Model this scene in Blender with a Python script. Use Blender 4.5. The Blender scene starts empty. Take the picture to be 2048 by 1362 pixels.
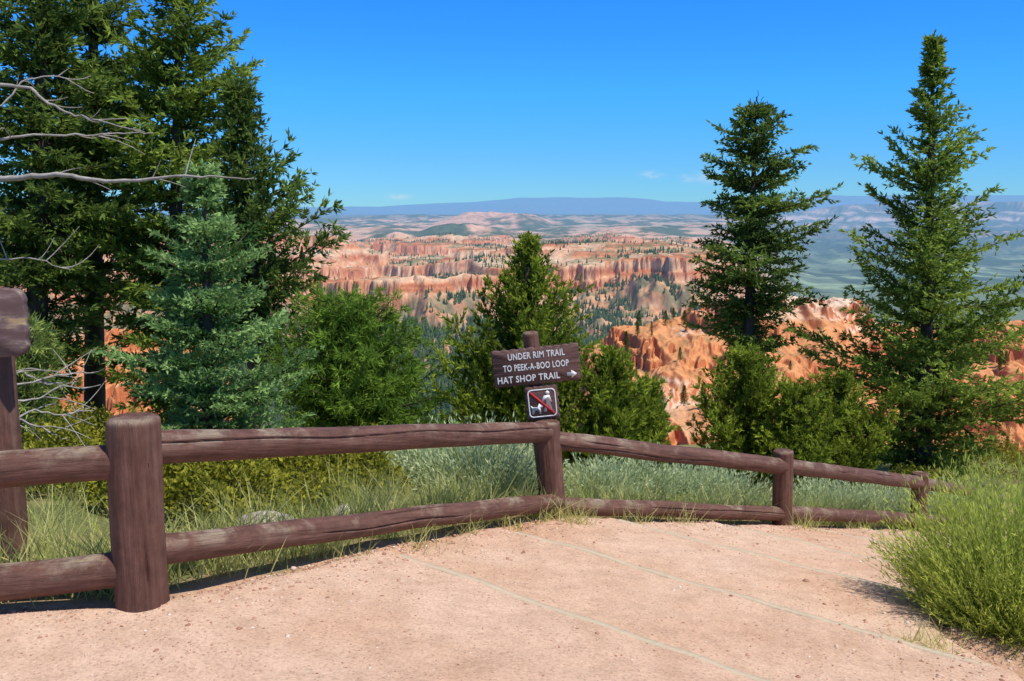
import bpy, math, numpy as np
from mathutils import Matrix, Vector
C = bpy.context.scene.collection
PI = math.pi
# ------------------------------------------------------------------ camera model
F = 1900.0; PITCH = math.radians(7.8); cp, sp = math.cos(PITCH), math.sin(PITCH); EYE = 1.6
def P(px, py, Y):
    u = (px-1024)/F; v = (681-py)/F
    d = np.array([u, cp+v*sp, -sp+v*cp]); t = Y/d[1]
    return np.array([0, 0, EYE]) + t*d
def zpix(py, Y): return P(1024, py, Y)[2]
cam = bpy.data.cameras.new('camera'); co = bpy.data.objects.new('camera', cam); C.objects.link(co)
co.location = (0, 0, EYE); co.rotation_euler = (PI/2-PITCH, 0, 0)
cam.sensor_width = 36; cam.lens = F/2048*36; cam.clip_start = .05; cam.clip_end = 250000
bpy.context.scene.camera = co
vs = bpy.context.scene.view_settings; vs.view_transform = 'Standard'; vs.look = 'None'; vs.exposure = 0
# ------------------------------------------------------------------ helpers
def sm(a, b, x):
    t = np.clip((x-a)/(b-a), 0, 1); return t*t*(3-2*t)
_perm = np.random.default_rng(7).permutation(4096)
_ga = np.random.default_rng(8).random(4096)*2*PI
_gx, _gy = np.cos(_ga), np.sin(_ga)
def perlin(x, y, seed=0):
    x = np.asarray(x, float); y = np.asarray(y, float)
    xi = np.floor(x).astype(np.int64); yi = np.floor(y).astype(np.int64)
    xf = x-xi; yf = y-yi
    u = xf*xf*xf*(xf*(xf*6-15)+10); v = yf*yf*yf*(yf*(yf*6-15)+10)
    def g(ix, iy, dx, dy):
        k = _perm[(_perm[(ix+seed*131) & 4095]+iy) & 4095]
        return _gx[k]*dx+_gy[k]*dy
    a = g(xi, yi, xf, yf); b = g(xi+1, yi, xf-1, yf); c = g(xi, yi+1, xf, yf-1); d = g(xi+1, yi+1, xf-1, yf-1)
    return 1.4*((a*(1-u)+b*u)*(1-v)+(c*(1-u)+d*u)*v)
def fbm(x, y, oct=4, seed=0, gain=.5):
    s = 0; a = 1.
    for o in range(oct):
        s = s+a*perlin(x, y, seed+o*3); x = x*2.03+11.3; y = y*2.03-7.7; a *= gain
    return s
def ridged(x, y, oct=3, seed=0):
    s = 0; a = 1.
    for o in range(oct):
        s = s+a*(1-2*np.abs(perlin(x, y, seed+o*5))); x = x*2.1+3.1; y = y*2.1+9.2; a *= .5
    return s
def npmesh(name, V, Fs, mat, parent=None, smooth=False, tone=None, col=None, loc=None):
    V = np.ascontiguousarray(V, dtype=np.float32)
    if isinstance(Fs, np.ndarray): Fs = [Fs]
    Fs = [np.asarray(f, dtype=np.int32) for f in Fs if len(f)]
    me = bpy.data.meshes.new(name)
    me.vertices.add(len(V)); me.vertices.foreach_set('co', V.ravel())
    idx = np.concatenate([f.ravel() for f in Fs]); cnt = np.concatenate([np.full(len(f), f.shape[1], np.int32) for f in Fs])
    me.loops.add(len(idx)); me.loops.foreach_set('vertex_index', idx)
    me.polygons.add(len(cnt)); st = np.concatenate([[0], np.cumsum(cnt)[:-1]]).astype(np.int32)
    me.polygons.foreach_set('loop_start', st)
    if smooth: me.polygons.foreach_set('use_smooth', np.ones(len(cnt), bool))
    me.update(calc_edges=True)
    if tone is not None:
        a = me.attributes.new('tone', 'FLOAT', 'POINT'); a.data.foreach_set('value', np.ascontiguousarray(tone, dtype=np.float32))
    if col is not None:
        a = me.attributes.new('col', 'FLOAT_COLOR', 'POINT')
        a.data.foreach_set('color', np.ascontiguousarray(np.concatenate([col, np.ones((len(col), 1))], 1), dtype=np.float32).ravel())
    if mat: me.materials.append(mat)
    o = bpy.data.objects.new(name, me); C.objects.link(o)
    if parent: o.parent = parent
    if loc is not None: o.location = loc
    return o
def empty(name, loc, rot=(0, 0, 0)):
    o = bpy.data.objects.new(name, None); C.objects.link(o); o.location = loc; o.rotation_euler = rot
    o.empty_display_size = .1; return o
def tag(o, label=None, cat=None, group=None, kind=None):
    if label: o['label'] = label
    if cat: o['category'] = cat
    if group: o['group'] = group
    if kind: o['kind'] = kind
    return o
def nrm(a): return a/np.maximum(np.linalg.norm(a, axis=-1, keepdims=True), 1e-9)
class Geo:
    def __init__(s): s.v = []; s.q = []; s.t = []; s.n = 0; s.tone = []
    def add(s, V, q=None, t=None, tone=.5):
        V = np.asarray(V)
        if q is not None and len(q): s.q.append(np.asarray(q)+s.n)
        if t is not None and len(t): s.t.append(np.asarray(t)+s.n)
        s.v.append(V); s.tone.append(np.broadcast_to(np.asarray(tone, float), (len(V),))); s.n += len(V)
    def build(s, name, mat, parent=None, smooth=False, loc=None):
        return npmesh(name, np.concatenate(s.v), s_f(s), mat, parent, smooth, np.concatenate(s.tone), None, loc)
def s_f(s):
    r = []
    if s.q: r.append(np.concatenate(s.q))
    if s.t: r.append(np.concatenate(s.t))
    return r
def tube(pts, rad, sides=6):
    pts = np.asarray(pts, float); rad = np.broadcast_to(np.asarray(rad, float), (len(pts),))
    t = nrm(np.gradient(pts, axis=0)); o = pts[-1]-pts[0]
    ref = np.array([0, 0, 1.]) if abs(o[2]) < .8*np.linalg.norm(o) else np.array([1., 0, 0])
    a = nrm(np.cross(t, ref)); b = np.cross(t, a)
    th = np.arange(sides)*2*PI/sides
    V = pts[:, None]+rad[:, None, None]*(a[:, None]*np.cos(th)[None, :, None]+b[:, None]*np.sin(th)[None, :, None])
    n = len(pts); i = np.arange(n-1)[:, None]*sides; j = np.arange(sides)[None]; k = (j+1) % sides
    q = np.stack([i+j, i+k, i+sides+k, i+sides+j], -1).reshape(-1, 4)
    return V.reshape(-1, 3), q
def grid_faces(nr, nc):
    i = np.arange(nr-1)[:, None]*nc; j = np.arange(nc-1)[None]
    return np.stack([i+j, i+j+1, i+nc+j+1, i+nc+j], -1).reshape(-1, 4)
# ------------------------------------------------------------------ material helpers
def newmat(name):
    m = bpy.data.materials.new(name); m.use_nodes = True; nt = m.node_tree; nt.nodes.clear()
    out = nt.nodes.new('ShaderNodeOutputMaterial'); return m, nt, out
def N(nt, t, **kw):
    n = nt.nodes.new(t)
    for k, v in kw.items():
        if k.startswith('i_'):
            key = k[2:]; key = int(key) if key.isdigit() else key
            n.inputs[key].default_value = v
        else: setattr(n, k, v)
    return n
def lk(nt, a, b): nt.links.new(a, b)
def math_(nt, op, a, b=None, clamp=False):
    n = nt.nodes.new('ShaderNodeMath'); n.operation = op; n.use_clamp = clamp
    for i, x in enumerate((a, b)):
        if x is None: continue
        if hasattr(x, 'is_linked'): lk(nt, x, n.inputs[i])
        else: n.inputs[i].default_value = x
    return n.outputs[0]
def mixc(nt, f, a, b, mode='MIX'):
    n = nt.nodes.new('ShaderNodeMix'); n.data_type = 'RGBA'; n.blend_type = mode
    for s, x in ((n.inputs[0], f), (n.inputs[6], a), (n.inputs[7], b)):
        if hasattr(x, 'is_linked'): lk(nt, x, s)
        elif isinstance(x, (int, float)): s.default_value = x
        else: s.default_value = (*x, 1)
    return n.outputs[2]
def noise(nt, vec, scale, detail=4, rough=.55):
    n = nt.nodes.new('ShaderNodeTexNoise'); n.inputs['Scale'].default_value = scale; n.inputs['Detail'].default_value = detail; n.inputs['Roughness'].default_value = rough
    if vec is not None: lk(nt, vec, n.inputs['Vector'])
    return n.outputs['Fac']
def ramp(nt, f, stops):
    n = nt.nodes.new('ShaderNodeValToRGB'); e = n.color_ramp.elements
    while len(e) < len(stops): e.new(.5)
    for el, (p, c) in zip(e, stops): el.position = p; el.color = (*c, 1) if len(c) == 3 else c
    lk(nt, f, n.inputs[0]); return n.outputs[0]
def gray(v): return (v, v, v)
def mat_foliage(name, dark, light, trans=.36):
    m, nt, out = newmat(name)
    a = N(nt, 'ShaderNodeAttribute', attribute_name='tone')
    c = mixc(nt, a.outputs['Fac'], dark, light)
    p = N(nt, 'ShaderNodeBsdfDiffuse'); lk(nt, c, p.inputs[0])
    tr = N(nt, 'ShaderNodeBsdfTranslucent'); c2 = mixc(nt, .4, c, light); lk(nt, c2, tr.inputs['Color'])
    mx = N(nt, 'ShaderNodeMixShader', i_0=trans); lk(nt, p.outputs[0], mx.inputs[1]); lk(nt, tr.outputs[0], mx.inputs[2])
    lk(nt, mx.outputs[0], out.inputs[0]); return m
def mat_noise(name, stops, scale=6, bump=.3, rough=.85, stretch=(1, 1, 1), bscale=None, spec=.2):
    m, nt, out = newmat(name)
    tc = N(nt, 'ShaderNodeTexCoord'); mp = N(nt, 'ShaderNodeMapping'); mp.inputs['Scale'].default_value = stretch
    lk(nt, tc.outputs['Object'], mp.inputs[0])
    f = noise(nt, mp.outputs[0], scale, 6, .6)
    c = ramp(nt, f, stops)
    p = N(nt, 'ShaderNodeBsdfPrincipled'); lk(nt, c, p.inputs['Base Color']); p.inputs['Roughness'].default_value = rough; p.inputs['Specular IOR Level'].default_value = spec
    b = N(nt, 'ShaderNodeBump'); b.inputs['Strength'].default_value = bump; b.inputs['Distance'].default_value = .02
    lk(nt, noise(nt, mp.outputs[0], bscale or scale*2.5, 6, .65), b.inputs['Height']); lk(nt, b.outputs[0], p.inputs['Normal'])
    lk(nt, p.outputs[0], out.inputs[0]); return m
HAZE = (.21, .43, .78)  # air haze painted into the far materials as blue emission growing with distance
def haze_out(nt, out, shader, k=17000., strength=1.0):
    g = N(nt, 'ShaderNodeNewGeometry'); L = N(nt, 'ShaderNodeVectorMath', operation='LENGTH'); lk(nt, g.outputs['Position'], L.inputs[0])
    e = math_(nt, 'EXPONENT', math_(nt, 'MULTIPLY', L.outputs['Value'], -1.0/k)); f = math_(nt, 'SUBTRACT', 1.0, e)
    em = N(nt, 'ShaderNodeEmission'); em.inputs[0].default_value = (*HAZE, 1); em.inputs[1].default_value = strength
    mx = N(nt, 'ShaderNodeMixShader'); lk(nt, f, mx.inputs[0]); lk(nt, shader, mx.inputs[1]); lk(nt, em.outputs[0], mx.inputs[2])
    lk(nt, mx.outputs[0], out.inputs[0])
def mat_terrain(name, scale, amt=.35, bump=0., k=17000., stretch=(1, 1, 1)):
    m, nt, out = newmat(name)
    a = N(nt, 'ShaderNodeAttribute', attribute_name='col'); g = N(nt, 'ShaderNodeNewGeometry')
    mp = N(nt, 'ShaderNodeMapping'); mp.inputs['Scale'].default_value = stretch; lk(nt, g.outputs['Position'], mp.inputs[0])
    f = noise(nt, mp.outputs[0], scale, 7, .68)
    sh = ramp(nt, f, [(.28, gray(1-amt)), (.72, gray(1+amt))])
    c = mixc(nt, 1.0, a.outputs['Color'], sh, 'MULTIPLY')
    d = N(nt, 'ShaderNodeBsdfDiffuse'); lk(nt, c, d.inputs[0])
    if bump:
        b = N(nt, 'ShaderNodeBump'); b.inputs['Strength'].default_value = .9; b.inputs['Distance'].default_value = bump
        lk(nt, f, b.inputs['Height']); lk(nt, b.outputs[0], d.inputs['Normal'])
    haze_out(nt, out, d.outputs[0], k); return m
# ------------------------------------------------------------------ world and sun
to_sun = Vector((.45, -.28, 1.0)).normalized()
elev = math.asin(to_sun.z); azi = math.atan2(to_sun.x, to_sun.y)
w = bpy.data.worlds.new('World'); bpy.context.scene.world = w; w.use_nodes = True; nt = w.node_tree; nt.nodes.clear()
wo = N(nt, 'ShaderNodeOutputWorld'); bg = N(nt, 'ShaderNodeBackground'); bg.inputs[1].default_value = .12
sk = N(nt, 'ShaderNodeTexSky'); sk.sky_type = 'NISHITA'; sk.sun_disc = False; sk.sun_elevation = elev; sk.sun_rotation = azi
sk.altitude = 2600; sk.air_density = 1.0; sk.dust_density = .25; sk.ozone_density = 3.0
tc = N(nt, 'ShaderNodeTexCoord'); sx = N(nt, 'ShaderNodeSeparateXYZ'); lk(nt, tc.outputs['Generated'], sx.inputs[0])
# the clear high-altitude blue: a tint of the physical sky that varies with elevation only
tint = ramp(nt, sx.outputs[2], [(0.0, (.34, .68, 1.0)), (.05, (.31, .74, 1.16)), (.12, (.24, .93, 1.60)), (.22, (.18, .93, 1.82)), (.45, (.65, 1.0, 1.3)), (.8, (1.05, 1.05, 1.0))])
skc = mixc(nt, 1.0, sk.outputs[0], tint, 'MULTIPLY')
azn = math_(nt, 'DIVIDE', sx.outputs[0], sx.outputs[1]); eln = math_(nt, 'DIVIDE', sx.outputs[2], sx.outputs[1])
msk = None
mpn = N(nt, 'ShaderNodeMapping'); mpn.inputs['Scale'].default_value = (1, 1, 3.0); lk(nt, tc.outputs['Generated'], mpn.inputs[0])
cn = noise(nt, mpn.outputs[0], 70, 5, .6)
for px, py, wx, wy in ((1300, 352, 18, 6), (1372, 358, 14, 6), (1418, 357, 30, 9), (800, 394, 20, 5)):
    a0 = (px-1024)/F; e0 = (421-py)/F
    ga = math_(nt, 'POWER', math_(nt, 'DIVIDE', math_(nt, 'SUBTRACT', azn, a0), wx/F), 2.0)
    ge = math_(nt, 'POWER', math_(nt, 'DIVIDE', math_(nt, 'SUBTRACT', eln, e0), wy/F), 2.0)
    g_ = math_(nt, 'EXPONENT', math_(nt, 'MULTIPLY', math_(nt, 'ADD', ga, ge), -1.0))
    msk = g_ if msk is None else math_(nt, 'MAXIMUM', msk, g_)
cf = math_(nt, 'MULTIPLY', math_(nt, 'MULTIPLY', msk, math_(nt, 'MULTIPLY', math_(nt, 'SUBTRACT', cn, .34), 4.0, True)), .5, True)
front = math_(nt, 'GREATER_THAN', sx.outputs[1], .05); cf = math_(nt, 'MULTIPLY', cf, front)
lk(nt, mixc(nt, cf, skc, (6.3, 6.6, 7.0)), bg.inputs[0]); lk(nt, bg.outputs[0], wo.inputs[0])
sl = bpy.data.lights.new('sun', 'SUN'); sl.energy = 5.0; sl.angle = math.radians(.53); sl.color = (1, .95, .86)
so = bpy.data.objects.new('sun', sl); C.objects.link(so); so.rotation_euler = to_sun.to_track_quat('Z', 'Y').to_euler(); so.location = (0, 0, 30)
# ------------------------------------------------------------------ near ground model
P1 = (-1.51, 3.71); P2 = (.30, 6.70); P3 = (2.46, 8.30); P4 = (4.56, 10.30); P5 = (6.7, 12.5); P0 = (-4.6, 3.2)
def sw(x, y):
    rx = x+1.545; ry = y-3.71; return .65*rx+.76*ry, .76*rx-.65*ry
def unsw(s, w_): return -1.545+.65*s+.76*w_, 3.71+.76*s-.65*w_
def hS(s): return np.interp(s, [-10, .1, 1.46, 3.48, 6.1, 9, 12, 16, 22, 40], [0, 0, .24, .62, 1.24, 2.0, 2.6, 3.0, 3.8, 7])
def wl(s): return np.interp(s, [-9, -4.3, 0, 3.48, 6.1, 9, 14], [-10, -4.8, 0, -.54, .05, .35, .5])
def wr(s): return np.interp(s, [-9, 0, 1, 2, 3.2, 4.5, 6, 9, 14], [9, 6, 4.5, 3.15, 2.3, 2.3, 2.6, 3.0, 3.2])
def zraw(x, y):
    s, ww = sw(x, y); z = -hS(s)
    q = np.clip(wl(s)-ww, 0, 16); z = z-.03*q-.007*q*q
    qr = np.clip(ww-wr(s), 0, 3); z = z+.04*qr
    r = np.hypot(x, y); z = z-.65*np.maximum(0, r-23)
    return z+.035*fbm(x*.9, y*.9, 3, 4)
def zg(x, y):
    s, ww = sw(x, y); ins = sm(.02, .22, np.minimum(ww-wl(s), wr(s)-ww))
    return zraw(x, y)-.12*ins
def coords(a, b, f0, f1, fine, coarse):
    return np.concatenate([np.arange(a, f0, coarse), np.arange(f0, f1, fine), np.arange(f1, b+.01, coarse)])
xs = coords(-42, 42, -9, 12, .10, .8); ys = coords(-12, 60, 1, 18, .10, .8)
X, Y = np.meshgrid(xs, ys); Z = zg(X, Y)
sG, wG = sw(X, Y); outd = np.maximum(wl(sG)-wG+.05, wG-wr(sG)); side_r = wG > wr(sG)-.3
pathness = 1-sm(.0, np.where(side_r, .9, .30), outd+.18*fbm(X*2.3, Y*2.3, 3, 14))
def gravel_nodes(nt, pos):
    f1 = noise(nt, pos, .9, 4, .6); f2 = noise(nt, pos, 70, 5, .8); f3 = noise(nt, pos, 7, 4, .65)
    vo = N(nt, 'ShaderNodeTexVoronoi', i_Scale=74.0); lk(nt, pos, vo.inputs['Vector'])
    sepc = N(nt, 'ShaderNodeSeparateColor'); lk(nt, vo.outputs['Color'], sepc.inputs[0])
    base = ramp(nt, f1, [(.3, (.60, .375, .26)), (.5, (.67, .455, .335)), (.7, (.72, .51, .395))])
    base = mixc(nt, 1.0, base, ramp(nt, f2, [(.30, gray(.60)), (.5, gray(.98)), (.72, gray(1.18))]), 'MULTIPLY')
    base = mixc(nt, 1.0, base, ramp(nt, f3, [(.3, (.84, .81, .78)), (.6, (1.03, 1.02, 1.0))]), 'MULTIPLY')
    peb = math_(nt, 'MULTIPLY', math_(nt, 'GREATER_THAN', sepc.outputs[0], .82), math_(nt, 'LESS_THAN', vo.outputs['Distance'], .42))
    base = mixc(nt, math_(nt, 'MULTIPLY', peb, .5), base, ramp(nt, sepc.outputs[1], [(.0, (.28, .14, .10)), (.6, (.45, .26, .18)), (1, (.74, .60, .50))]))
    return base, math_(nt, 'ADD', f2, math_(nt, 'MULTIPLY', peb, .6))
m_, nt, out = newmat('dry_soil')
g = N(nt, 'ShaderNodeNewGeometry')
f1 = noise(nt, g.outputs['Position'], 1.6, 5); f2 = noise(nt, g.outputs['Position'], 38, 6, .7)
c1 = ramp(nt, f1, [(.35, (.30, .24, .12)), (.5, (.22, .22, .09)), (.65, (.14, .16, .06))])
c = mixc(nt, 1.0, c1, ramp(nt, f2, [(.3, gray(.45)), (.7, gray(1.35))]), 'MULTIPLY')
gb, gh = gravel_nodes(nt, g.outputs['Position']); gb = mixc(nt, 1.0, gb, (.84, .77, .72), 'MULTIPLY')
at = N(nt, 'ShaderNodeAttribute', attribute_name='tone'); c = mixc(nt, at.outputs['Fac'], c, gb)
p = N(nt, 'ShaderNodeBsdfDiffuse'); lk(nt, c, p.inputs[0])
b = N(nt, 'ShaderNodeBump'); b.inputs['Strength'].default_value = .7; b.inputs['Distance'].default_value = .02; lk(nt, f2, b.inputs['Height']); lk(nt, b.outputs[0], p.inputs['Normal'])
lk(nt, p.outputs[0], out.inputs[0]); M_soil = m_
tag(npmesh('ground', np.stack([X, Y, Z], -1).reshape(-1, 3), grid_faces(*X.shape), M_soil, smooth=True, tone=pathness.ravel()), kind='structure')
# path
RIS = [1.46, 2.62, 3.85, 5.0, 6.2, 7.4, 8.6, 9.8]
def step_off(s):
    o = np.zeros_like(s)
    for a, b_ in zip(RIS[:-1], RIS[1:]):
        k = (s >= a) & (s < b_); o = np.where(k, .06*((s-a)/(b_-a)-.5), o)
    k = (s >= .4) & (s < RIS[0]); return np.where(k, .03*(s-.4)/(RIS[0]-.4), o)
ss = np.unique(np.concatenate([np.arange(-7, -1.2, .15), np.arange(-1.2, 10, .035), np.arange(10, 13.5, .1)]+[np.array([r-.002, r+.012]) for r in RIS]))
tt = np.linspace(0, 1, 110)
S = np.repeat(ss[:, None], 110, 1); Tt = np.repeat(tt[None], len(ss), 0)
Wl = wl(S)-.10-.07*perlin(S*1.7, S*0+3.3, 5); Wr = wr(S)+.12+.16*perlin(S*1.3, S*0+8.1, 6)
Wd = Wl+(Wr-Wl)*Tt
PX, PY = unsw(S, Wd)
edge = np.minimum(Wd-Wl, Wr-Wd)
PZ = -hS(S)+step_off(S)+.012*fbm(PX*2.1, PY*2.1, 3, 9)-.16*(1-sm(0, .22, edge))+.012
m_, nt, out = newmat('pink_gravel_path')
g = N(nt, 'ShaderNodeNewGeometry'); base, hgt = gravel_nodes(nt, g.outputs['Position'])
p = N(nt, 'ShaderNodeBsdfDiffuse'); lk(nt, base, p.inputs[0])
b = N(nt, 'ShaderNodeBump'); b.inputs['Strength'].default_value = .65; b.inputs['Distance'].default_value = .012
lk(nt, hgt, b.inputs['Height']); lk(nt, b.outputs[0], p.inputs['Normal']); lk(nt, p.outputs[0], out.inputs[0])
tag(npmesh('path', np.stack([PX, PY, PZ], -1).reshape(-1, 3), grid_faces(*PX.shape), m_, smooth=True), kind='structure')
# step edging strips
M_edge = mat_noise('weathered_edging', [(.3, (.58, .42, .30)), (.45, (.53, .44, .31)), (.55, (.56, .44, .31)), (.7, (.64, .45, .33))], 9, .5, bscale=40)
EDGE_LAB = ['curved pale step edging nearest the camera, running to the bottom of the photo', 'pale step edging, second from the camera', 'pale step edging, third from the camera',
            'pale step edging, fourth from the camera', 'pale step edging, fifth from the camera beside the third fence post', 'pale step edging, sixth from the camera', 'pale step edging, farthest visible down the path']
for k, s0 in enumerate(RIS[:7]):
    wv = np.linspace(wl(s0)+.25, wr(s0)-.1, 60)
    sv = s0-.024+0*wv
    x, y = unsw(sv, wv); zt = -hS(sv)+step_off(np.full_like(sv, s0-.005))+.012+.012*fbm(x*2.1, y*2.1, 3, 9)+.002+.003*perlin(wv*6, wv*0+k, 3)
    V = []
    for ds, dz in ((-.028, -.05), (-.028, 0), (.023, 0), (.023, -.09)):
        a, b_ = unsw(sv+ds+.002*perlin(wv*5, wv*0+k*3., 4), wv); V.append(np.stack([a, b_, zt+dz], -1))
    V = np.stack(V, 1).reshape(-1, 3)
    o = npmesh('step_edging', V-V[0], grid_faces(60, 4), M_edge, loc=V[0])
    tag(o, EDGE_LAB[k], 'step edging', 'step edgings across the path')
# ------------------------------------------------------------------ canyon terrain
def crest_near(p):
    return np.interp(p, [-600, -200, 100, 180, 300, 420, 520, 700, 1000, 1090, 1180, 1250, 1330, 1420, 1560, 1680, 1760, 1850, 1950, 2048, 2300, 2900],
                   [700, 690, 695, 680, 672, 690, 900, 1500, 1500, 900, 708, 676, 640, 622, 604, 612, 642, 668, 680, 664, 650, 650])
def dep(iy):
    v = (681-iy)/F; return (sp-v*cp)/(cp+v*sp)
def canyon(x, y):
    p = 1024+F*x/y
    R = sm(1430, 1620, p)
    zv = -150+9*fbm(x/160, y/160, 3, 21)
    zv = zv*(1-R)+R*(-262)
    big = fbm(x/520, y/560, 4, 31); g1 = ridged(x/190, y/230, 4, 41)
    zp = -106-22*sm(1700, 3000, y)+20*big+7*g1+.8*ridged(x/28, y/28, 2, 43)
    wx = x+5*ridged(x/40, y/60, 2, 44); wy = y+12*ridged(x/34, y/120, 2, 45)
    mn = fbm(wx/620, wy/480, 3, 51, .4)
    zp = zp+22*sm(.10, .15, mn)+12*sm(.40, .45, mn)-10*sm(.0, .3, -mn)
    def mesa(p0, wp, y0, wy_, h, sd):
        e = 1-np.sqrt(((p-p0)/wp)**2+((y-y0)/wy_)**2)+.10*ridged(x/60, y/60, 3, sd)+.04*ridged(x/16, y/40, 2, sd+1)
        return h*(.62*sm(.22, .27, e)+.38*sm(.42, .7, e))
    zp = zp+mesa(640, 150, 1850, 190, 34, 61)+mesa(1255, 120, 2050, 220, 42, 62)+mesa(380, 160, 2000, 150, 28, 63)+mesa(100, 170, 1700, 150, 28, 65)
    zp = zp*(1-R)+R*(-310+6*fbm(x/300, y/300, 3, 77))
    yc = np.interp(p, [-900, 300, 600, 700, 850, 1000, 1060, 1130, 1300, 1430, 1500, 1650, 2400], [1150, 1180, 1150, 1160, 1130, 1210, 1300, 1370, 1400, 1380, 1450, 1800, 2200])
    ic = np.interp(p, [-900, 300, 600, 700, 850, 960, 1020, 1100, 1130, 1200, 1330, 1420, 1450, 1500], [575, 565, 575, 566, 560, 558, 566, 556, 542, 530, 514, 520, 560, 610])
    zc = EYE-dep(ic)*yc
    zc = zc*(1-R)+R*(-300)+4*fbm(x/50, y/50, 3, 81)
    wrp = 60*fbm(x/150, y/260, 3, 82)+26*ridged(x/60, y/160, 2, 83)+9*ridged(x/19, y/60, 2, 85)+4.5*ridged(x/7.5, y/30, 2, 86)
    d = yc+wrp-20-y
    prof = np.interp(d, [-2000, 0, 2, 7, 10, 22, 25, 30, 55, 130, 320, 700], [0, 0, -4, -14, -16, -20, -29, -31, -41, -58, -78, -90])
    soft = np.interp(d, [-2000, 0, 60, 200, 400, 700], [0, 0, -22, -52, -78, -90])
    cm = sm(-.30, .05, fbm(x/130, y/130, 3, 89)+.25)
    prof = prof*cm+soft*(1-cm)
    k = sm(0, -320, d)
    top = zc*(1-k)+zp*k+3*ridged(x/60, y/90, 3, 88)*(k < 1)*(1-k)
    gull = (9*ridged(x/48, y/90, 3, 87)-3)*sm(18, 80, d)
    front = np.maximum(zc+prof+gull, zv)
    z = np.where(d < 0, np.where(k > 0, top, zc), front)
    # near orange spurs: crest, gullied slopes and fluted fins
    yr = 430+30*fbm(x/80, y/200, 2, 91)
    zr = EYE-dep(crest_near(p))*430
    dd = yr-y
    sl = np.where(dd > 0, -.15*dd-.55*np.maximum(0, dd-165), .75*dd)
    g2 = ridged(x/30+.3*fbm(x/40, y/40, 2, 90), y/105, 4, 93); g3 = ridged(x/6, y/11, 3, 95)
    fin = np.maximum(0, ridged(x/9+.4*fbm(x/25, y/25, 2, 96), y/34, 2, 94)-.35)
    finm = sm(.0, .35, fbm(x/48, y/55, 2, 92))
    zn = zr+sl+(5.5*g2-3.5)*sm(-40, 40, dd)+.55*g3+(1.0+3.0*finm)*fin
    st = 12.0; off_ = 4.0*fbm(x/45, y/45, 2, 97)+2.6*ridged(x/4.6, y/24, 2, 98); q = (zn+off_)/st; fr = q-np.floor(q)
    ter = (np.floor(q)+np.interp(fr, [0, .44, .48, .62, .66, 1], [0, .20, .52, .58, .90, 1]))*st-off_*.55
    msk2 = sm(-.25, .05, fbm(x/60, y/60, 3, 99)+.02)
    zn = zn+(ter-zn)*msk2
    z = np.maximum(z, np.where(zr > -190, zn, -400))
    zs = -24-.62*(y-45)+3*fbm(x/25, y/25, 3, 101)
    return np.maximum(z, zs), dict(p=p, R=R, d=d, zn=zn, zs=zs, zv=zv)
cols = np.concatenate([np.linspace(-1.3, -.60, 50)[:-1], np.linspace(-.60, .60, 1240), np.linspace(.60, 1.3, 50)[1:]])
rows = np.concatenate([np.arange(45, 220, 9), np.arange(220, 470, .9), np.arange(470, 980, 9), np.arange(980, 1500, 2.3), np.arange(1500, 2700, 6), np.linspace(2700, 3600, 60)])
YY = np.repeat(rows[:, None], len(cols), 1); XX = YY*cols[None]
ZZ, info = canyon(XX, YY)
def slope_of(X, Y, Z):
    dXu = np.gradient(X, axis=1); dZu = np.gradient(Z, axis=1); su = dZu/np.maximum(dXu, 1e-3)
    dY = np.gradient(Y, axis=0); dZr = np.gradient(Z, axis=0); sr = (dZr-su*np.gradient(X, axis=0))/dY
    return np.hypot(su, sr)
SLP = slope_of(XX, YY, ZZ)
def lerp(a, b, f): return a+(b-a)*f[..., None]
A = lambda *c: np.array(c)
def band(z, x, y, sc, seed): return perlin(z/sc+.25*fbm(x/200, y/200, 2, seed), z*0+seed*1.7, seed)
b1 = band(ZZ, XX, YY, 6.0, 111); b2 = band(ZZ, XX, YY, 2.6, 113); nz = fbm(XX/120, YY/120, 4, 115); nf = fbm(XX/22, YY/22, 3, 117)
colr = np.broadcast_to(A(.58, .27, .135), (*ZZ.shape, 3)).copy()
colr = lerp(colr, A(.64, .42, .27), sm(.0, .4, b1+.2*nf))
colr = lerp(colr, A(.42, .135, .06), sm(.05, .45, -b1+.4*b2)*.95)
colr = lerp(colr, A(.69, .54, .40), sm(.35, .65, b2+.4*nz)*.75)
far = sm(900, 1400, YY)
flat = 1-sm(.12, .42, SLP)
colr = lerp(colr, A(.61, .43, .28), far*sm(.05, .55, nz)*.6*(1-sm(.6, 1.4, SLP)*.6))
scr = far*flat*sm(-.32, .22, .8*nf+.9*fbm(XX/300, YY/300, 3, 119))
colr = lerp(colr, A(.14, .16, .075), scr*.82)
tal = sm(24, 60, info['d'])*(YY > 800)
colr = lerp(colr, A(.50, .28, .155), tal*.65)
colr = lerp(colr, A(.15, .165, .085), tal*sm(-.25, .35, nf)*.78)
nearm = (info['zn'] >= ZZ-.5)*(YY < 560)
near_c = np.broadcast_to(A(.62, .275, .115), (*ZZ.shape, 3)).copy()
near_c = lerp(near_c, A(.68, .41, .25), sm(-.1, .6, .6*b1+.6*nz)); near_c = lerp(near_c, A(.72, .55, .42), sm(.4, .8, nz+.5*b2)*.8)
near_c = lerp(near_c, A(.46, .14, .05), sm(.55, 1.2, SLP)*.9)
near_c = lerp(near_c, A(.22, .21, .10), (1-sm(.3, .6, SLP))*sm(.3, .6, fbm(XX/9, YY/14, 3, 121))*.5)
colr = np.where(nearm[..., None] > 0, near_c, colr)
vf = (np.abs(info['zv']-ZZ) < 2)*(YY > 440)*(info['R'] < .5)
colr = lerp(colr, A(.11, .13, .065), vf*1.0*sm(-.6, .1, nf))
colr = lerp(colr, A(.15, .185, .11), info['R']*(YY > 900))
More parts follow.
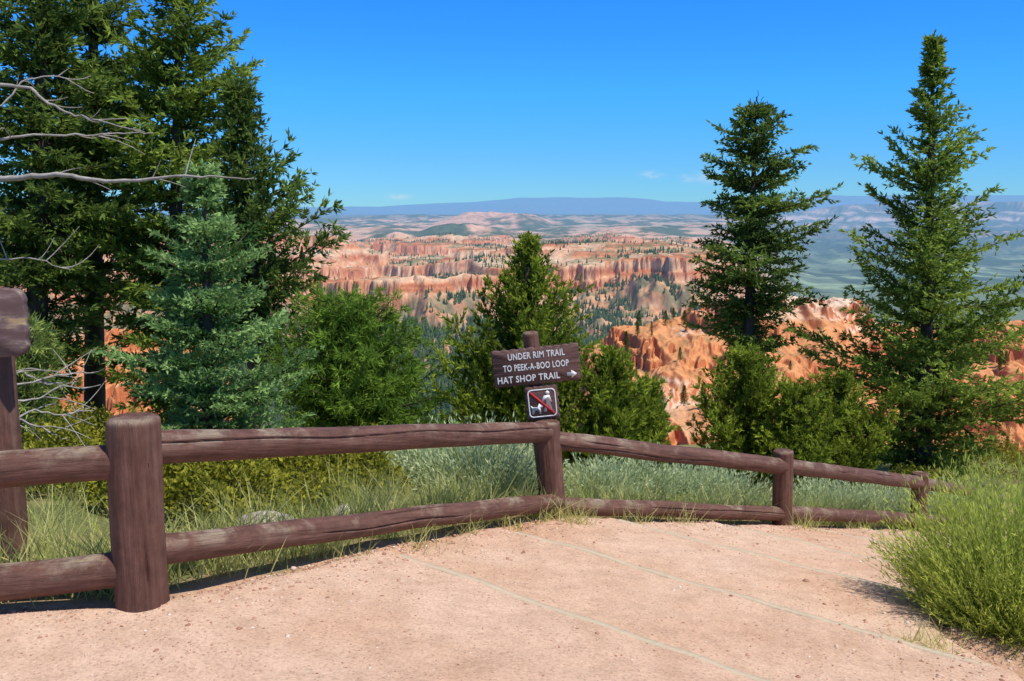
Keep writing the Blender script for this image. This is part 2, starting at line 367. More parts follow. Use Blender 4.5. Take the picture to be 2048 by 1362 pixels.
tag(npmesh('canyon_terrain', np.stack([XX, YY, ZZ], -1).reshape(-1, 3), grid_faces(*XX.shape), mat_terrain('badland_rock', .16, .32, 1.6, 16000., (1, 1, .45)), smooth=True, col=colr.reshape(-1, 3)), kind='structure')
# far plain, hills, mountains
def farland(x, y):
    p = 1024+F*x/y; R = sm(1430, 1640, p)
    z = -124+24*fbm(x/900, y/1500, 4, 131)+16*ridged(x/600, y/1000, 4, 133)
    z = z*(1-R)+R*(-316+8*fbm(x/1500, y/1500, 3, 135)+sm(4200, 7000, y)*(40*ridged(x/700, y/1000, 4, 136)+30*fbm(x/300, y/500, 3, 137)))
    def ridge(p0, p1, y0, wy, iy, sd, soft=60, am=.25):
        e = sm(p0-soft, p0+soft, p)*(1-sm(p1-soft, p1+soft, p))
        zt = EYE-dep(iy)*y0
        n = 1+am*fbm(x/(y0*.03), y/(y0*.08), 4, sd)+.5*am*ridged(x/(y0*.012), y/(y0*.04), 3, sd+1)
        f = np.exp(-((y-y0*(1+.03*perlin(x/(y0*.05), y*0, sd+2)))/wy)**2)
        return e, zt, np.clip(f*n, 0, 1.2)
    for args in ((850, 990, 4300, 420, 450, 141, 60, .35), (900, 1090, 7200, 900, 428, 143, 45, .3), (740, 830, 3900, 350, 464, 145, 40, .3), (1080, 1420, 6000, 900, 454, 147, 60, .35),
                 (1180, 1440, 4300, 300, 478, 149, 50, .3), (300, 760, 9000, 900, 438, 151, 80, .3), (700, 1500, 10500, 1300, 431, 153, 120, .4), (1000, 1500, 8000, 700, 443, 157, 90, .4)):
        e, zt, f = ridge(*args); z = np.maximum(z, z+(zt-z)*e*f)
    e = sm(1380, 1700, p); d_ = 12500+900*fbm(x/2500, y/9000, 3, 155)+350*ridged(x/900, y/3000, 3, 156)-y
    pr = np.interp(d_, [-4000, 0, 250, 700, 1000, 2600, 6000], [1, 1, .72, .62, .38, .16, 0])
    zc_ = EYE-dep(np.interp(p, [1380, 1700, 2048, 2600], [425, 408, 402, 395]))*12500
    z = np.maximum(z, z+(zc_-z)*pr*e)
    iy = np.interp(p, [-900, 300, 640, 760, 860, 960, 1040, 1130, 1230, 1330, 1420, 1560, 1660, 1750, 1850, 2000, 2300, 2900], [414, 414, 416, 414, 408, 404, 394, 395, 397, 402, 403, 398, 391, 393, 389, 391, 394, 398])
    zt = EYE-dep(iy)*42000+60*fbm(x/3000, y/9000, 3, 161)
    f = sm(30000, 42000, y+2500*fbm(x/6000, y/20000, 3, 163)); z = z+(zt-z)*f
    e = 1-sm(820, 1060, p); zt = EYE-dep(430)*17000+25*fbm(x/1500, y/4000, 3, 165); f = np.exp(-((y-17000)/2500)**2); z = np.maximum(z, z+(zt-z)*e*f)
    return z, p, R
cf_ = np.concatenate([np.linspace(-1.3, -.60, 40)[:-1], np.linspace(-.60, .60, 760), np.linspace(.60, 1.3, 40)[1:]])
rf = np.concatenate([np.geomspace(3550, 14000, 260), np.geomspace(14100, 60000, 110)])
YF = np.repeat(rf[:, None], len(cf_), 1); XF = YF*cf_[None]; ZF, pF, RF = farland(XF, YF)
zin, _ = canyon(XF[0], np.full(len(cf_), 3550.)); bl = 1-sm(3550, 4000, YF); ZF = ZF*(1-bl)+(zin[None]-1.5)*bl
SF = slope_of(XF, YF, ZF); nF = fbm(XF/700, YF/1300, 5, 171); nG = fbm(XF/180, YF/420, 4, 173)
cF = np.broadcast_to(A(.085, .105, .05), (*ZF.shape, 3)).copy()
cF = lerp(cF, A(.52, .38, .27), sm(-.1, .4, nG+.5*nF)*(1-.6*sm(7500, 12000, YF))*.8)
pink = sm(.05, .16, SF)*(YF < 9500)*sm(-.3, .25, nF+.1+.5*nG)
cF = lerp(cF, A(.64, .35, .23), pink*.85)
cl_ = sm(1350, 1600, pF)*(YF > 8500)*(YF < 16000)
bb = perlin(ZF/45+.6*nF, ZF*0+3, 175)
cF = lerp(cF, A(.72, .48, .36), cl_*sm(-.1, .5, bb+.4*nG)*.95)
cF = lerp(cF, A(.14, .175, .105), RF*(YF < 8500)*.9)
cF = lerp(cF, A(.26, .33, .17), RF*(YF < 6500)*sm(.15, .4, fbm(XF/900, YF/500, 2, 177))*.8)
cF = lerp(cF, A(.05, .075, .04), RF*(YF < 10500)*sm(-.05, .25, nG+.7*nF+.3*sm(4300, 6000, YF)-.05)*.85)
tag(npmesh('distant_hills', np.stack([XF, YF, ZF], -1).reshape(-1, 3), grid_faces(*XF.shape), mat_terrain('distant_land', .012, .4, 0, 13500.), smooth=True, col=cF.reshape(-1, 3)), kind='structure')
# ------------------------------------------------------------------ far woods
def tree_cones(rng, x, y, z, h):
    n = len(x); k = 6; V = []
    rad = h*rng.uniform(.16, .26, n); ph = rng.random(n)*6.28
    levels = [(0.08, 1.0, .50), (.34, .72, .76), (.6, .45, 1.0)]
    tot = len(levels)*(k+1); base = np.arange(n)*tot; tris = []
    for li, (zb, rr, ztp) in enumerate(levels):
        th = ph[:, None]+np.arange(k)[None]*2*PI/k+li*.5
        jr = rad[:, None]*rr*rng.uniform(.7, 1.25, (n, k))
        ring = np.stack([x[:, None]+jr*np.cos(th), y[:, None]+jr*np.sin(th), (z+h*zb)[:, None]-h[:, None]*.05*rng.random((n, k))], -1)
        tip = np.stack([x, y, z+h*ztp], -1)[:, None]
        V.append(np.concatenate([ring, tip], 1))
        o = li*(k+1)
        for j in range(k): tris.append(np.stack([base+o+j, base+o+(j+1) % k, base+o+k], -1))
    V = np.concatenate(V, 1).reshape(-1, 3)
    tone = np.repeat(rng.random(n), tot); return V, np.concatenate(tris), tone
m_, nt, out = newmat('far_conifers')
a = N(nt, 'ShaderNodeAttribute', attribute_name='tone'); c = mixc(nt, a.outputs['Fac'], (.022, .045, .018), (.085, .115, .04))
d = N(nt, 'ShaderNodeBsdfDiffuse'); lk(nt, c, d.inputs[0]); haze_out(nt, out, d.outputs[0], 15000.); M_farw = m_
rng = np.random.default_rng(11)
def scatter(n, y0, y1, u0, u1, ok, hr):
    y = np.sqrt(rng.uniform(y0**2, y1**2, n)); x = y*rng.uniform(u0, u1, n); z, inf = canyon(x, y)
    z2, _ = canyon(x, y+3); z3, _ = canyon(x+3, y); slp = np.hypot((z2-z)/3, (z3-z)/3)
    k = ok(x, y, z, slp, inf); return x[k], y[k], z[k]-.3, rng.uniform(hr[0], hr[1], k.sum())
dens = lambda x, y, s, sd: fbm(x/s, y/s, 3, sd)
q = scatter(26000, 330, 1080, -.36, .20, lambda x, y, z, sl, i: (z < -124) & (rng.random(len(x)) < np.clip(.62+.8*dens(x, y, 110, 201), .12, 1)), (7, 15))
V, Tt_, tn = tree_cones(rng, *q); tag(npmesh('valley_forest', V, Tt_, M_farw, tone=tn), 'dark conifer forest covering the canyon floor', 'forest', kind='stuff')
q1 = scatter(62000, 1250, 3500, -.60, .30, lambda x, y, z, sl, i: (sl < .5) & (rng.random(len(x)) < np.clip(.12+1.9*dens(x, y, 190, 203), .02, .95)), (4, 9))
q2 = scatter(26000, 930, 1420, -.42, .26, lambda x, y, z, sl, i: (sl < .8) & (i['d'] > 28) & (rng.random(len(x)) < np.clip(.50+1.0*dens(x, y, 70, 205), .08, 1)), (5, 10))
q = [np.concatenate([a_, b_]) for a_, b_ in zip(q1, q2)]
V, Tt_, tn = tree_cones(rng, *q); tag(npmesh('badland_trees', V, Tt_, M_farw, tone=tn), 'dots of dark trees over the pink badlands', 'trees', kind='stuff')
# ------------------------------------------------------------------ foliage machinery
def blades(rng, Pp, D, T, n, L, W, spread, tj=.15, up=0.):
    Pp = np.repeat(Pp, n, 0); D = np.repeat(D, n, 0); T = np.repeat(T, n)
    d = D+spread*rng.normal(size=D.shape); d[:, 2] += up; d = nrm(d)
    sd = nrm(np.cross(d, rng.normal(size=d.shape)))
    l = (L*rng.uniform(.65, 1.25, len(d)))[:, None]; w_ = (W*rng.uniform(.7, 1.3, len(d)))[:, None]*.5
    V = np.stack([Pp, Pp+d*l*.45+sd*w_, Pp+d*l, Pp+d*l*.45-sd*w_], 1)
    T = np.clip(T+rng.normal(size=len(T))*tj, 0, 1)
    return V.reshape(-1, 3), np.arange(len(d)*4).reshape(-1, 4), np.repeat(T, 4)
M_bark = mat_noise('conifer_bark', [(.3, (.045, .033, .025)), (.6, (.11, .082, .062)), (.8, (.17, .14, .11))], 14, .8, .95, (1, 1, .25))
M_twig = mat_noise('bare_twig', [(.3, (.22, .19, .165)), (.7, (.46, .42, .38))], 10, .4)
def conifer(name, label, cat, base, top, rows_, depth, mat, seed, nb=80, elevf=None, curl=.12, gap=.11, tw=.42, step=.065, flat=.25, three=False,
            nbl=4, L=.08, W=.018, spread=.45, t0=.03, trunk_r=None, lean_mid=0., bark=None, up=.0, tips=0., gapf=.0, tonec=(.45, .16), group=None, minlen=.18, cut=-90, jit=(.70, 1.06), whorl=0., lump=.0, wj=.27):
    """base/top: world points of the trunk; rows_: (image row, half width left, half width right) at that depth, where branch TIPS end"""
    rng = np.random.default_rng(seed); base = np.asarray(base, float); top = np.asarray(top, float); H = top[2]-base[2]; mpp = depth/F
    zt = np.array([zpix(r[0], depth) for r in rows_]); tr = (zt-base[2])/H
    o_ = np.argsort(tr); tr = tr[o_]; rl = np.array([r[1] for r in rows_])[o_]*mpp; rr = np.array([r[2] for r in rows_])[o_]*mpp
    off = top-base; tmax = min(1.0, (zpix(cut, depth)-base[2])/H)
    def axis(t):
        t = np.asarray(t)[..., None]; lm = np.zeros(3); lm[0] = lean_mid
        return off*np.array([1, 1, 1])*t+lm*np.sin(t*PI)
    root = empty(name, base); tag(root, label, cat, group)
    wood = Geo(); tr_r = trunk_r or H*.018+.02
    tv = np.linspace(0, 1, 16); V, q = tube(axis(tv), tr_r*(1-tv)**.8+.008, 9); wood.add(V, q)
    Ps, Ds, Ts = [], [], []
    for i in range(nb):
        t = t0+(tmax-t0)*((i+rng.random())/nb)
        if whorl and t < .93:
            k_ = t*H/whorl; t = (math.floor(k_)+.5+rng.normal()*wj)*whorl/H
        t = min(t, .985)
        az = i*2.39996+rng.normal()*.35
        ca = math.cos(az); f = .5+.5*ca
        Lr = np.interp(t, tr, rl)*(1-f)+np.interp(t, tr, rr)*f
        if rng.random() < gapf: Lr *= .5
        Lr *= 1+lump*float(perlin(np.array(az*.8+seed), np.array(t*H*1.1), seed+40))
        Lr = max(Lr*rng.uniform(*jit), minlen*(1-.6*t))
        e = elevf(t)+rng.normal()*.14
        s = np.linspace(0, 1, 8); hd = np.array([ca, math.sin(az), 0]); sdv = np.array([-hd[1], hd[0], 0])
        Lb = Lr/max(.35, math.cos(e)) if not three else Lr/max(.5, math.cos(e))
        z = Lb*(math.sin(e)*s+curl*(s**2)); r = Lb*math.cos(e)*s
        ta = min(.98, max(.02, t-z[-1]/H))
        wig = .05*Lb*rng.normal()*np.sin(s*4+rng.random()*6)
        bp = axis(ta)+hd*r[:, None]+np.array([0, 0, 1.])*z[:, None]+sdv*wig[:, None]
        V, q = tube(bp, np.linspace(.010*Lb+.007, .003, 8), 4); wood.add(V, q)
        ns = max(6, int(Lb/gap)); st = np.concatenate([np.linspace(.12, 1, ns), np.linspace(.17, 1, ns)]); sd = np.concatenate([np.ones(ns), -np.ones(ns)])
        st = np.clip(st+rng.normal(size=len(st))*.02, .05, 1)
        pos = np.stack([np.interp(st, s, bp[:, k]) for k in range(3)], -1)
        tg = nrm(np.gradient(bp, axis=0)); tg = nrm(np.stack([np.interp(st, s, tg[:, k]) for k in range(3)], -1))
        lat = nrm(np.cross(tg, np.array([0, 0, 1.])+1e-3))
        if three:
            ro = rng.random(len(st))*2*PI; upv = np.cross(lat, tg); lat = lat*np.cos(ro)[:, None]+upv*np.sin(ro)[:, None]; sdd = np.ones(len(st))
        else: sdd = sd
        an = rng.uniform(.6, 1.1, len(st))
        td = nrm(tg*np.cos(an)[:, None]+lat*(sdd*np.sin(an))[:, None]+np.array([0, 0, 1.])*(rng.normal(size=len(st))*flat+up)[:, None])
        tl = (tw*Lb*(1-.72*st)+.07)*rng.uniform(.55, 1.2, len(st))
        K = max(2, int(tl.max()*.8/step)+1); Wv = np.linspace(.05, 1, K)
        pts = pos[:, None]+td[:, None]*(tl[:, None]*Wv[None])[..., None]
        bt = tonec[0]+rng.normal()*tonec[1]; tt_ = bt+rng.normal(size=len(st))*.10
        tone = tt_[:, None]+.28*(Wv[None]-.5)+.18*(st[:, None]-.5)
        keep = rng.random(pts.shape[:2]) < (tl[:, None]/tl.max()*.6+.4)
        if tips > 0: keep &= (Wv[None] > tips)
        Ps.append(pts[keep]); Ds.append(np.broadcast_to(td[:, None], pts.shape)[keep]); Ts.append(tone[keep])
        bs = np.linspace(.3, 1, max(4, int(Lb*.7/step))); bpp = np.stack([np.interp(bs, s, bp[:, k]) for k in range(3)], -1)
        Ps.append(bpp); Ds.append(np.broadcast_to(nrm(bp[-1]-bp[0]), bpp.shape)); Ts.append(np.full(len(bs), bt+.1))
    lt = np.linspace(.93, 1, 12); Ps.append(axis(lt)); Ds.append(np.broadcast_to(np.array([0, 0, 1.]), (12, 3))); Ts.append(np.full(12, .6))
    Pp = np.concatenate(Ps); Dd = np.concatenate(Ds); Tn = np.concatenate(Ts)
    V, q, tn = blades(rng, Pp, Dd, Tn, nbl, L, W, spread, up=up*.5)
    wood.build('trunk', bark or M_bark, root)
    npmesh('crown', V, q, mat, root, tone=tn)
    return root
def at_ground(px, Y, sink=.05):
    x = P(px, 900, Y)[0]; return np.array([x, Y, float(zg(np.array(x), np.array(Y)))-sink])
def topof(px, py, Y, dy=0): return P(px, py, Y)+np.array([0, dy, 0])
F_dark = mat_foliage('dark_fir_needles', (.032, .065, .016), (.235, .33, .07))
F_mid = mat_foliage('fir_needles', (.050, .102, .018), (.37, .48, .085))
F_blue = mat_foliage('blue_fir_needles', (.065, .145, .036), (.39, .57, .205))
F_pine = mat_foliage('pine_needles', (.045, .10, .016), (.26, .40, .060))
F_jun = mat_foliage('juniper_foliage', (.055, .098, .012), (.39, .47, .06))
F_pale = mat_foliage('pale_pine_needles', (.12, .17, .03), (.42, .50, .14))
flatel = lambda t: -.22+.75*t
FB = dict(gap=.13, step=.09, L=.125, W=.034, nbl=4, whorl=.54, jit=(.5, 1.12), lump=.38)
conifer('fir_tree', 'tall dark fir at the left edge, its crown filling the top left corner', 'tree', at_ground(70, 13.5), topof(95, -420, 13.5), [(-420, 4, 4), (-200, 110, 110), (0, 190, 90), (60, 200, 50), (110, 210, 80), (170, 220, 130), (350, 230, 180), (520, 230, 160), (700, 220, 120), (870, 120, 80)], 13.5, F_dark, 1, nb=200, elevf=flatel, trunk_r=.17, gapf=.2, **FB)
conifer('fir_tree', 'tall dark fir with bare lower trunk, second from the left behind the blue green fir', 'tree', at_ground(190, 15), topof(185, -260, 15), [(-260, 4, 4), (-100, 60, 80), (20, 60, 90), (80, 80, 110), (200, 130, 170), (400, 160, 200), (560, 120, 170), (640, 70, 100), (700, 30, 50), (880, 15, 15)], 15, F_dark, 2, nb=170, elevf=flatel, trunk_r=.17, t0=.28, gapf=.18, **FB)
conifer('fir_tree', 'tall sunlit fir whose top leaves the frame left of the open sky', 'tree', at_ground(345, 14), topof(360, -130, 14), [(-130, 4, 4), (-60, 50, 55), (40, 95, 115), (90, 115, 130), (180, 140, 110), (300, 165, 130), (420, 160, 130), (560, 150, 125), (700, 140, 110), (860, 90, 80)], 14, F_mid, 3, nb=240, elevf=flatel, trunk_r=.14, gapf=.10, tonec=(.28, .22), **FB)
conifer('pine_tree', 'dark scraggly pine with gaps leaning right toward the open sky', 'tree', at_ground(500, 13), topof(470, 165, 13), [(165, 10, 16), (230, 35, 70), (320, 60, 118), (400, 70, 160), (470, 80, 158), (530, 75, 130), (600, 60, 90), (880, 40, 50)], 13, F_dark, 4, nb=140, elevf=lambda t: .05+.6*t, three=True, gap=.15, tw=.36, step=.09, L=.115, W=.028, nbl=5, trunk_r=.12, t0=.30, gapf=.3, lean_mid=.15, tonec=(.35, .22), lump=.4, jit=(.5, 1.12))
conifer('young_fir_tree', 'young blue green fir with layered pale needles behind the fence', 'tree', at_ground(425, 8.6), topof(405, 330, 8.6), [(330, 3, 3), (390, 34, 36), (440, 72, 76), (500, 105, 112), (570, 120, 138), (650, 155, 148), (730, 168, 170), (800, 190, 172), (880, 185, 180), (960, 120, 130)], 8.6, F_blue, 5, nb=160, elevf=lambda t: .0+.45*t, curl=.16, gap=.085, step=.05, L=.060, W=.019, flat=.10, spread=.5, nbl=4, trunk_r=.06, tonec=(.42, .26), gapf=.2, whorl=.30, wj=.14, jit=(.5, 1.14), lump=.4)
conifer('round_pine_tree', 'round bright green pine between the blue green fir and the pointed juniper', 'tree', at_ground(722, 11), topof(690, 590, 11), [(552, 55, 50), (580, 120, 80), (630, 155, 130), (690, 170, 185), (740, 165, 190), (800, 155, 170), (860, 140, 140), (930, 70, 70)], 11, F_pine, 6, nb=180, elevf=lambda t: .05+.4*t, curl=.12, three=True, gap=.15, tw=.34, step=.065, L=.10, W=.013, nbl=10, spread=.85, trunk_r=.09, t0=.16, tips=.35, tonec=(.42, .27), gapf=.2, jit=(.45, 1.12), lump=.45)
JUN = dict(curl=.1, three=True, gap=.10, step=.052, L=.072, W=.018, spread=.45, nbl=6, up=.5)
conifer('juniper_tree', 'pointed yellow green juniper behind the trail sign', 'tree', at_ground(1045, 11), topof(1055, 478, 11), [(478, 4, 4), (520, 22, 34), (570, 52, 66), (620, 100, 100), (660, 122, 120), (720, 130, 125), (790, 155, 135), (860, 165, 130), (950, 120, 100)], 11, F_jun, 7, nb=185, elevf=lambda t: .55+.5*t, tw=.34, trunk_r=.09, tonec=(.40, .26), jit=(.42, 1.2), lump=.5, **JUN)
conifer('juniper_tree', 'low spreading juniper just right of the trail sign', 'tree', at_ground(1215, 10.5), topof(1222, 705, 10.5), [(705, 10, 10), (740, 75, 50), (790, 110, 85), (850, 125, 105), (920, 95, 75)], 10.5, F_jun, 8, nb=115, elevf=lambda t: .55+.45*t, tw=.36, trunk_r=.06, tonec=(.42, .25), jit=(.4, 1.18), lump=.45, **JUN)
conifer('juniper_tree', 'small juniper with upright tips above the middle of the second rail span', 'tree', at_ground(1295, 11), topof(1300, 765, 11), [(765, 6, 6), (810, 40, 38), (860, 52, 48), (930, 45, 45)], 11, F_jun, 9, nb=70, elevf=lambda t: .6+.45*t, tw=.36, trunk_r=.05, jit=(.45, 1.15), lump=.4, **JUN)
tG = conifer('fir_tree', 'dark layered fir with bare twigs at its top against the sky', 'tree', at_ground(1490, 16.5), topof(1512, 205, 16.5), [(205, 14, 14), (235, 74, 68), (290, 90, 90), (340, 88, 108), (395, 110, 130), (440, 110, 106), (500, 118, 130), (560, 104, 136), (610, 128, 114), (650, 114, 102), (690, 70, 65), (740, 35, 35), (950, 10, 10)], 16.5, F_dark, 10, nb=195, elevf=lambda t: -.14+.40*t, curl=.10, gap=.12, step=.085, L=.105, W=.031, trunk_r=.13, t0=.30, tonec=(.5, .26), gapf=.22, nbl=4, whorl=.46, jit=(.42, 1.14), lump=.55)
g_ = Geo(); rng = np.random.default_rng(5); tb = topof(1512, 225, 16.5)
for dx, dy in ((4, -45), (-12, -30), (16, -32), (-22, -12), (8, -20)):
    e_ = P(1512+dx, 225+dy, 16.5+rng.normal()*.1); pts = np.linspace(tb, e_, 6); pts[1:-1] += rng.normal(size=(4, 3))*.02; V, q = tube(pts, np.linspace(.014, .004, 6), 4); g_.add(V-np.array(tG.location), q)
g_.build('bare_twigs', M_bark, tG)
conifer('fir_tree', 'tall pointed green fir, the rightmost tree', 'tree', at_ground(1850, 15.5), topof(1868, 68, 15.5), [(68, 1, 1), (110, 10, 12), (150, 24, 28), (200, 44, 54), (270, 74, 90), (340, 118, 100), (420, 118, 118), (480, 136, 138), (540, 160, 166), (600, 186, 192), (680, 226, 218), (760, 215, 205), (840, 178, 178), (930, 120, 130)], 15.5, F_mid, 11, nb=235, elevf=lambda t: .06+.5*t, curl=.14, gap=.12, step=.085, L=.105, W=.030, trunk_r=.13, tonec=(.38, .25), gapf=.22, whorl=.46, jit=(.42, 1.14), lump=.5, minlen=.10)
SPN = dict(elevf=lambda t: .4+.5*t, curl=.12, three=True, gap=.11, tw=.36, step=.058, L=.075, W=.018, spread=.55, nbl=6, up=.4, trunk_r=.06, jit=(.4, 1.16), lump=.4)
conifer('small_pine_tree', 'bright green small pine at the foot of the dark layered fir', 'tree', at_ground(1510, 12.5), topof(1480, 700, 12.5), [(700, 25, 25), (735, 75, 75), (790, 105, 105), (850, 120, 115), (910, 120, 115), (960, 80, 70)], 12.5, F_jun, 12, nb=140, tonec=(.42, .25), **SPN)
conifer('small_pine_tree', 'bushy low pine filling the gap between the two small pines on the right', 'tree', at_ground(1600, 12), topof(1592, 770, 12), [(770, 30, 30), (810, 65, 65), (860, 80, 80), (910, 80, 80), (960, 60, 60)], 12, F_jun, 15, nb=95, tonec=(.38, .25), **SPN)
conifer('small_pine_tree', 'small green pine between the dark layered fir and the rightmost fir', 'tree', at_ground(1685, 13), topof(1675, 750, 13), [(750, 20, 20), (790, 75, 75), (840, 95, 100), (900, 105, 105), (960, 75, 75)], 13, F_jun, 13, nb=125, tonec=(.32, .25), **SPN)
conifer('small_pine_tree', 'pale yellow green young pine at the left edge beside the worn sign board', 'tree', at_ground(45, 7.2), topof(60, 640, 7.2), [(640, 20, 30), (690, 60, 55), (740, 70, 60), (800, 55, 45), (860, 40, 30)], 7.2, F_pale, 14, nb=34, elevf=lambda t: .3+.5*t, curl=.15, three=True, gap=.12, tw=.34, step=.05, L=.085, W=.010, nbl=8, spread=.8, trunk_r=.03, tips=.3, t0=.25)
# pines standing on the near orange ridge (only where a line of sight from the path reaches them)
rng = np.random.default_rng(21)
def far_tree_mesh(seed):
    r_ = np.random.default_rng(seed); pts, dr, tn = [], [], []
    for i in range(70):
        t = .12+.88*i/70; az = i*2.4; L_ = .2*(1-t)**.8+.015
        s = np.linspace(.15, 1, 6)[:, None]; d_ = np.array([math.cos(az), math.sin(az), .1+.4*t]); pts.append(np.array([0, 0, t])+d_*L_*s*r_.uniform(.7, 1.1)); dr.append(np.broadcast_to(d_, (6, 3))); tn.append(np.full(6, .25+.2*r_.normal()))
    return blades(r_, np.concatenate(pts), np.concatenate(dr), np.concatenate(tn), 3, .06, .025, .5)
V, q, tn = far_tree_mesh(1); proto = empty('ridge_pine', (0, 0, -100)); npmesh('crown', V, q, F_dark, proto, tone=tn)
Vt, qt = tube(np.array([[0, 0, -.03], [0, 0, .5], [0, 0, .95]]), [.018, .012, .003], 5); npmesh('trunk', Vt, qt, M_bark, proto)
cnt = 0; M_ = 3600; pp = np.where(np.arange(M_) % 2 == 0, rng.uniform(1185, 1400, M_), rng.uniform(1345, 2060, M_)); y = rng.uniform(240, 435, M_); x = (pp-1024)/F*y; z, inf = canyon(x, y)
z2, _ = canyon(x, y+2); z3, _ = canyon(x+2, y); slp = np.hypot(z2-z, z3-z)/2
grp = fbm(x/26, y/40, 2, 207); vis = np.ones(M_, bool)
for f_ in np.linspace(.35, .985, 40):
    zt_, _ = canyon(x*f_, y*f_); vis &= zt_ < EYE+(z+2.0-EYE)*f_
for i in range(M_):
    if slp[i] > .9 or inf['zn'][i] < z[i]-.5 or not vis[i] or (grp[i] < .1 and rng.random() < .8): continue
    if 1710 < pp[i] < 2010 and rng.random() < .6: continue
    if cnt >= 50: break
    o = proto if cnt == 0 else proto.copy()
    if cnt:
        C.objects.link(o)
        for ch in proto.children:
            c_ = ch.copy(); C.objects.link(c_); c_.parent = o
    h_ = rng.uniform(3.2, 7.5); o.location = (x[i], y[i], z[i]-.1); o.scale = (h_*1.05, h_*1.05, h_); o.rotation_euler = (0, 0, rng.random()*6)
    tag(o, 'small dark pine standing on the orange ridge beyond the fence', 'tree', 'pines dotted over the near orange ridge'); cnt += 1
# ------------------------------------------------------------------ dead branches at left
dt = empty('dead_tree', at_ground(-190, 7)); tag(dt, 'dead grey tree whose bare branches reach in from the left edge', 'tree'); dl = np.array(dt.location)
g_ = Geo(); V, q = tube(np.array([[0, 0, 0], [.05, .02, 1.5], [0, .05, 3], [.08, 0, 4.6]]), [.13, .11, .08, .03], 10); g_.add(V, q); g_.build('trunk', M_twig, dt)
rng = np.random.default_rng(31)
def branch(pix, r0, r1, Y0, Y1, kids=0):
    g_ = Geo(); n = len(pix); yy = np.linspace(Y0, Y1, n); pts = np.array([P(a, b_, c_) for (a, b_), c_ in zip(pix, yy)])
    t = np.linspace(0, 1, n); tf = np.linspace(0, 1, n*4); pf = np.stack([np.interp(tf, t, pts[:, k]) for k in range(3)], -1)+rng.normal(size=(n*4, 3))*.005
    V, q = tube(pf, np.linspace(r0, r1, n*4), 7); g_.add(V-dl, q)
    for _ in range(kids):
        i = rng.integers(n, n*4-1); d_ = nrm(pf[i]-pf[i-3]); d_ = nrm(d_+rng.normal(size=3)*.6); l_ = rng.uniform(.1, .35); k = np.linspace(0, 1, 5)[:, None]
        tp = pf[i]+d_*l_*k+np.array([0, 0, 1.])*(k**2)*l_*rng.normal()*.3; V, q = tube(tp, np.linspace(.005, .002, 5), 4); g_.add(V-dl, q)
    return g_.build('branch', M_twig, dt)
branch([(-190, 345), (0, 358), (60, 352), (130, 350), (205, 362), (280, 360), (360, 352), (430, 353), (510, 358)], .025, .004, 7, 6.6, 5)
branch([(-190, 160), (0, 168), (60, 178), (105, 210), (150, 230), (215, 245), (290, 265)], .015, .003, 7, 6.7, 6)
branch([(-190, 300), (0, 280), (70, 270), (170, 270), (240, 266), (305, 268)], .013, .003, 7, 7.2, 5)
branch([(-190, 230), (0, 215), (50, 160), (120, 150), (190, 190)], .009, .003, 7, 7.4, 4)
branch([(-190, 560), (0, 520), (60, 515), (140, 540)], .008, .003, 7, 7.2, 4)
db = empty('dead_brush', at_ground(-40, 5.9)); tag(db, 'tangle of bare grey twigs low at the left edge behind the fence', 'dead branches'); dl = np.array(db.location); dt = db
for pix in ([(-40, 900), (0, 775), (60, 765), (120, 750), (185, 742)], [(-40, 900), (0, 800), (70, 800), (130, 770), (170, 780)], [(-40, 900), (10, 830), (80, 855), (140, 880), (185, 895)], [(-40, 900), (0, 760), (40, 740), (90, 770), (130, 765)], [(-40, 900), (20, 850), (60, 820), (130, 830), (180, 815)]):
    branch(pix, .010, .003, 5.9, 6.3, 6)
# ------------------------------------------------------------------ log fence
m_, nt, out = newmat('brown_painted_log')
tc = N(nt, 'ShaderNodeTexCoord'); oi = N(nt, 'ShaderNodeObjectInfo')
mp = N(nt, 'ShaderNodeMapping'); mp.inputs['Scale'].default_value = (1.0, 15, 15); lk(nt, tc.outputs['Object'], mp.inputs[0])
rv = N(nt, 'ShaderNodeCombineXYZ'); lk(nt, math_(nt, 'MULTIPLY', oi.outputs['Random'], 40.0), rv.inputs[0]); lk(nt, rv.outputs[0], mp.inputs['Location'])
gr = noise(nt, mp.outputs[0], 2.2, 8, .72); fine = noise(nt, mp.outputs[0], 8, 6, .75); pat = noise(nt, tc.outputs['Object'], 4.5, 6, .65); blot = noise(nt, tc.outputs['Object'], 13, 6, .7)
c = ramp(nt, gr, [(.28, (.030, .013, .009)), (.38, (.105, .047, .033)), (.52, (.142, .066, .048)), (.66, (.19, .098, .075)), (.78, (.32, .20, .16))])
c = mixc(nt, 1.0, c, ramp(nt, blot, [(.3, gray(.70)), (.6, gray(1.12))]), 'MULTIPLY')
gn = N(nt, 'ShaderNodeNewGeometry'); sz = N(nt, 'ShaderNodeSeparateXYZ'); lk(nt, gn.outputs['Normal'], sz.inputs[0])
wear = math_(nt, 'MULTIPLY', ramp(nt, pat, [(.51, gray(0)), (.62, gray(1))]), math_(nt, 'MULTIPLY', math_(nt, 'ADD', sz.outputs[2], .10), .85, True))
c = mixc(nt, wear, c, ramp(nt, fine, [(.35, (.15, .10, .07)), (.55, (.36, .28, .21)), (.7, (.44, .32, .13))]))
crk = ramp(nt, fine, [(.31, gray(1)), (.36, gray(0))])
c = mixc(nt, math_(nt, 'MULTIPLY', crk, .85), c, (.016, .008, .006))
p = N(nt, 'ShaderNodeBsdfPrincipled'); lk(nt, c, p.inputs['Base Color']); p.inputs['Roughness'].default_value = .58; p.inputs['Specular IOR Level'].default_value = .25
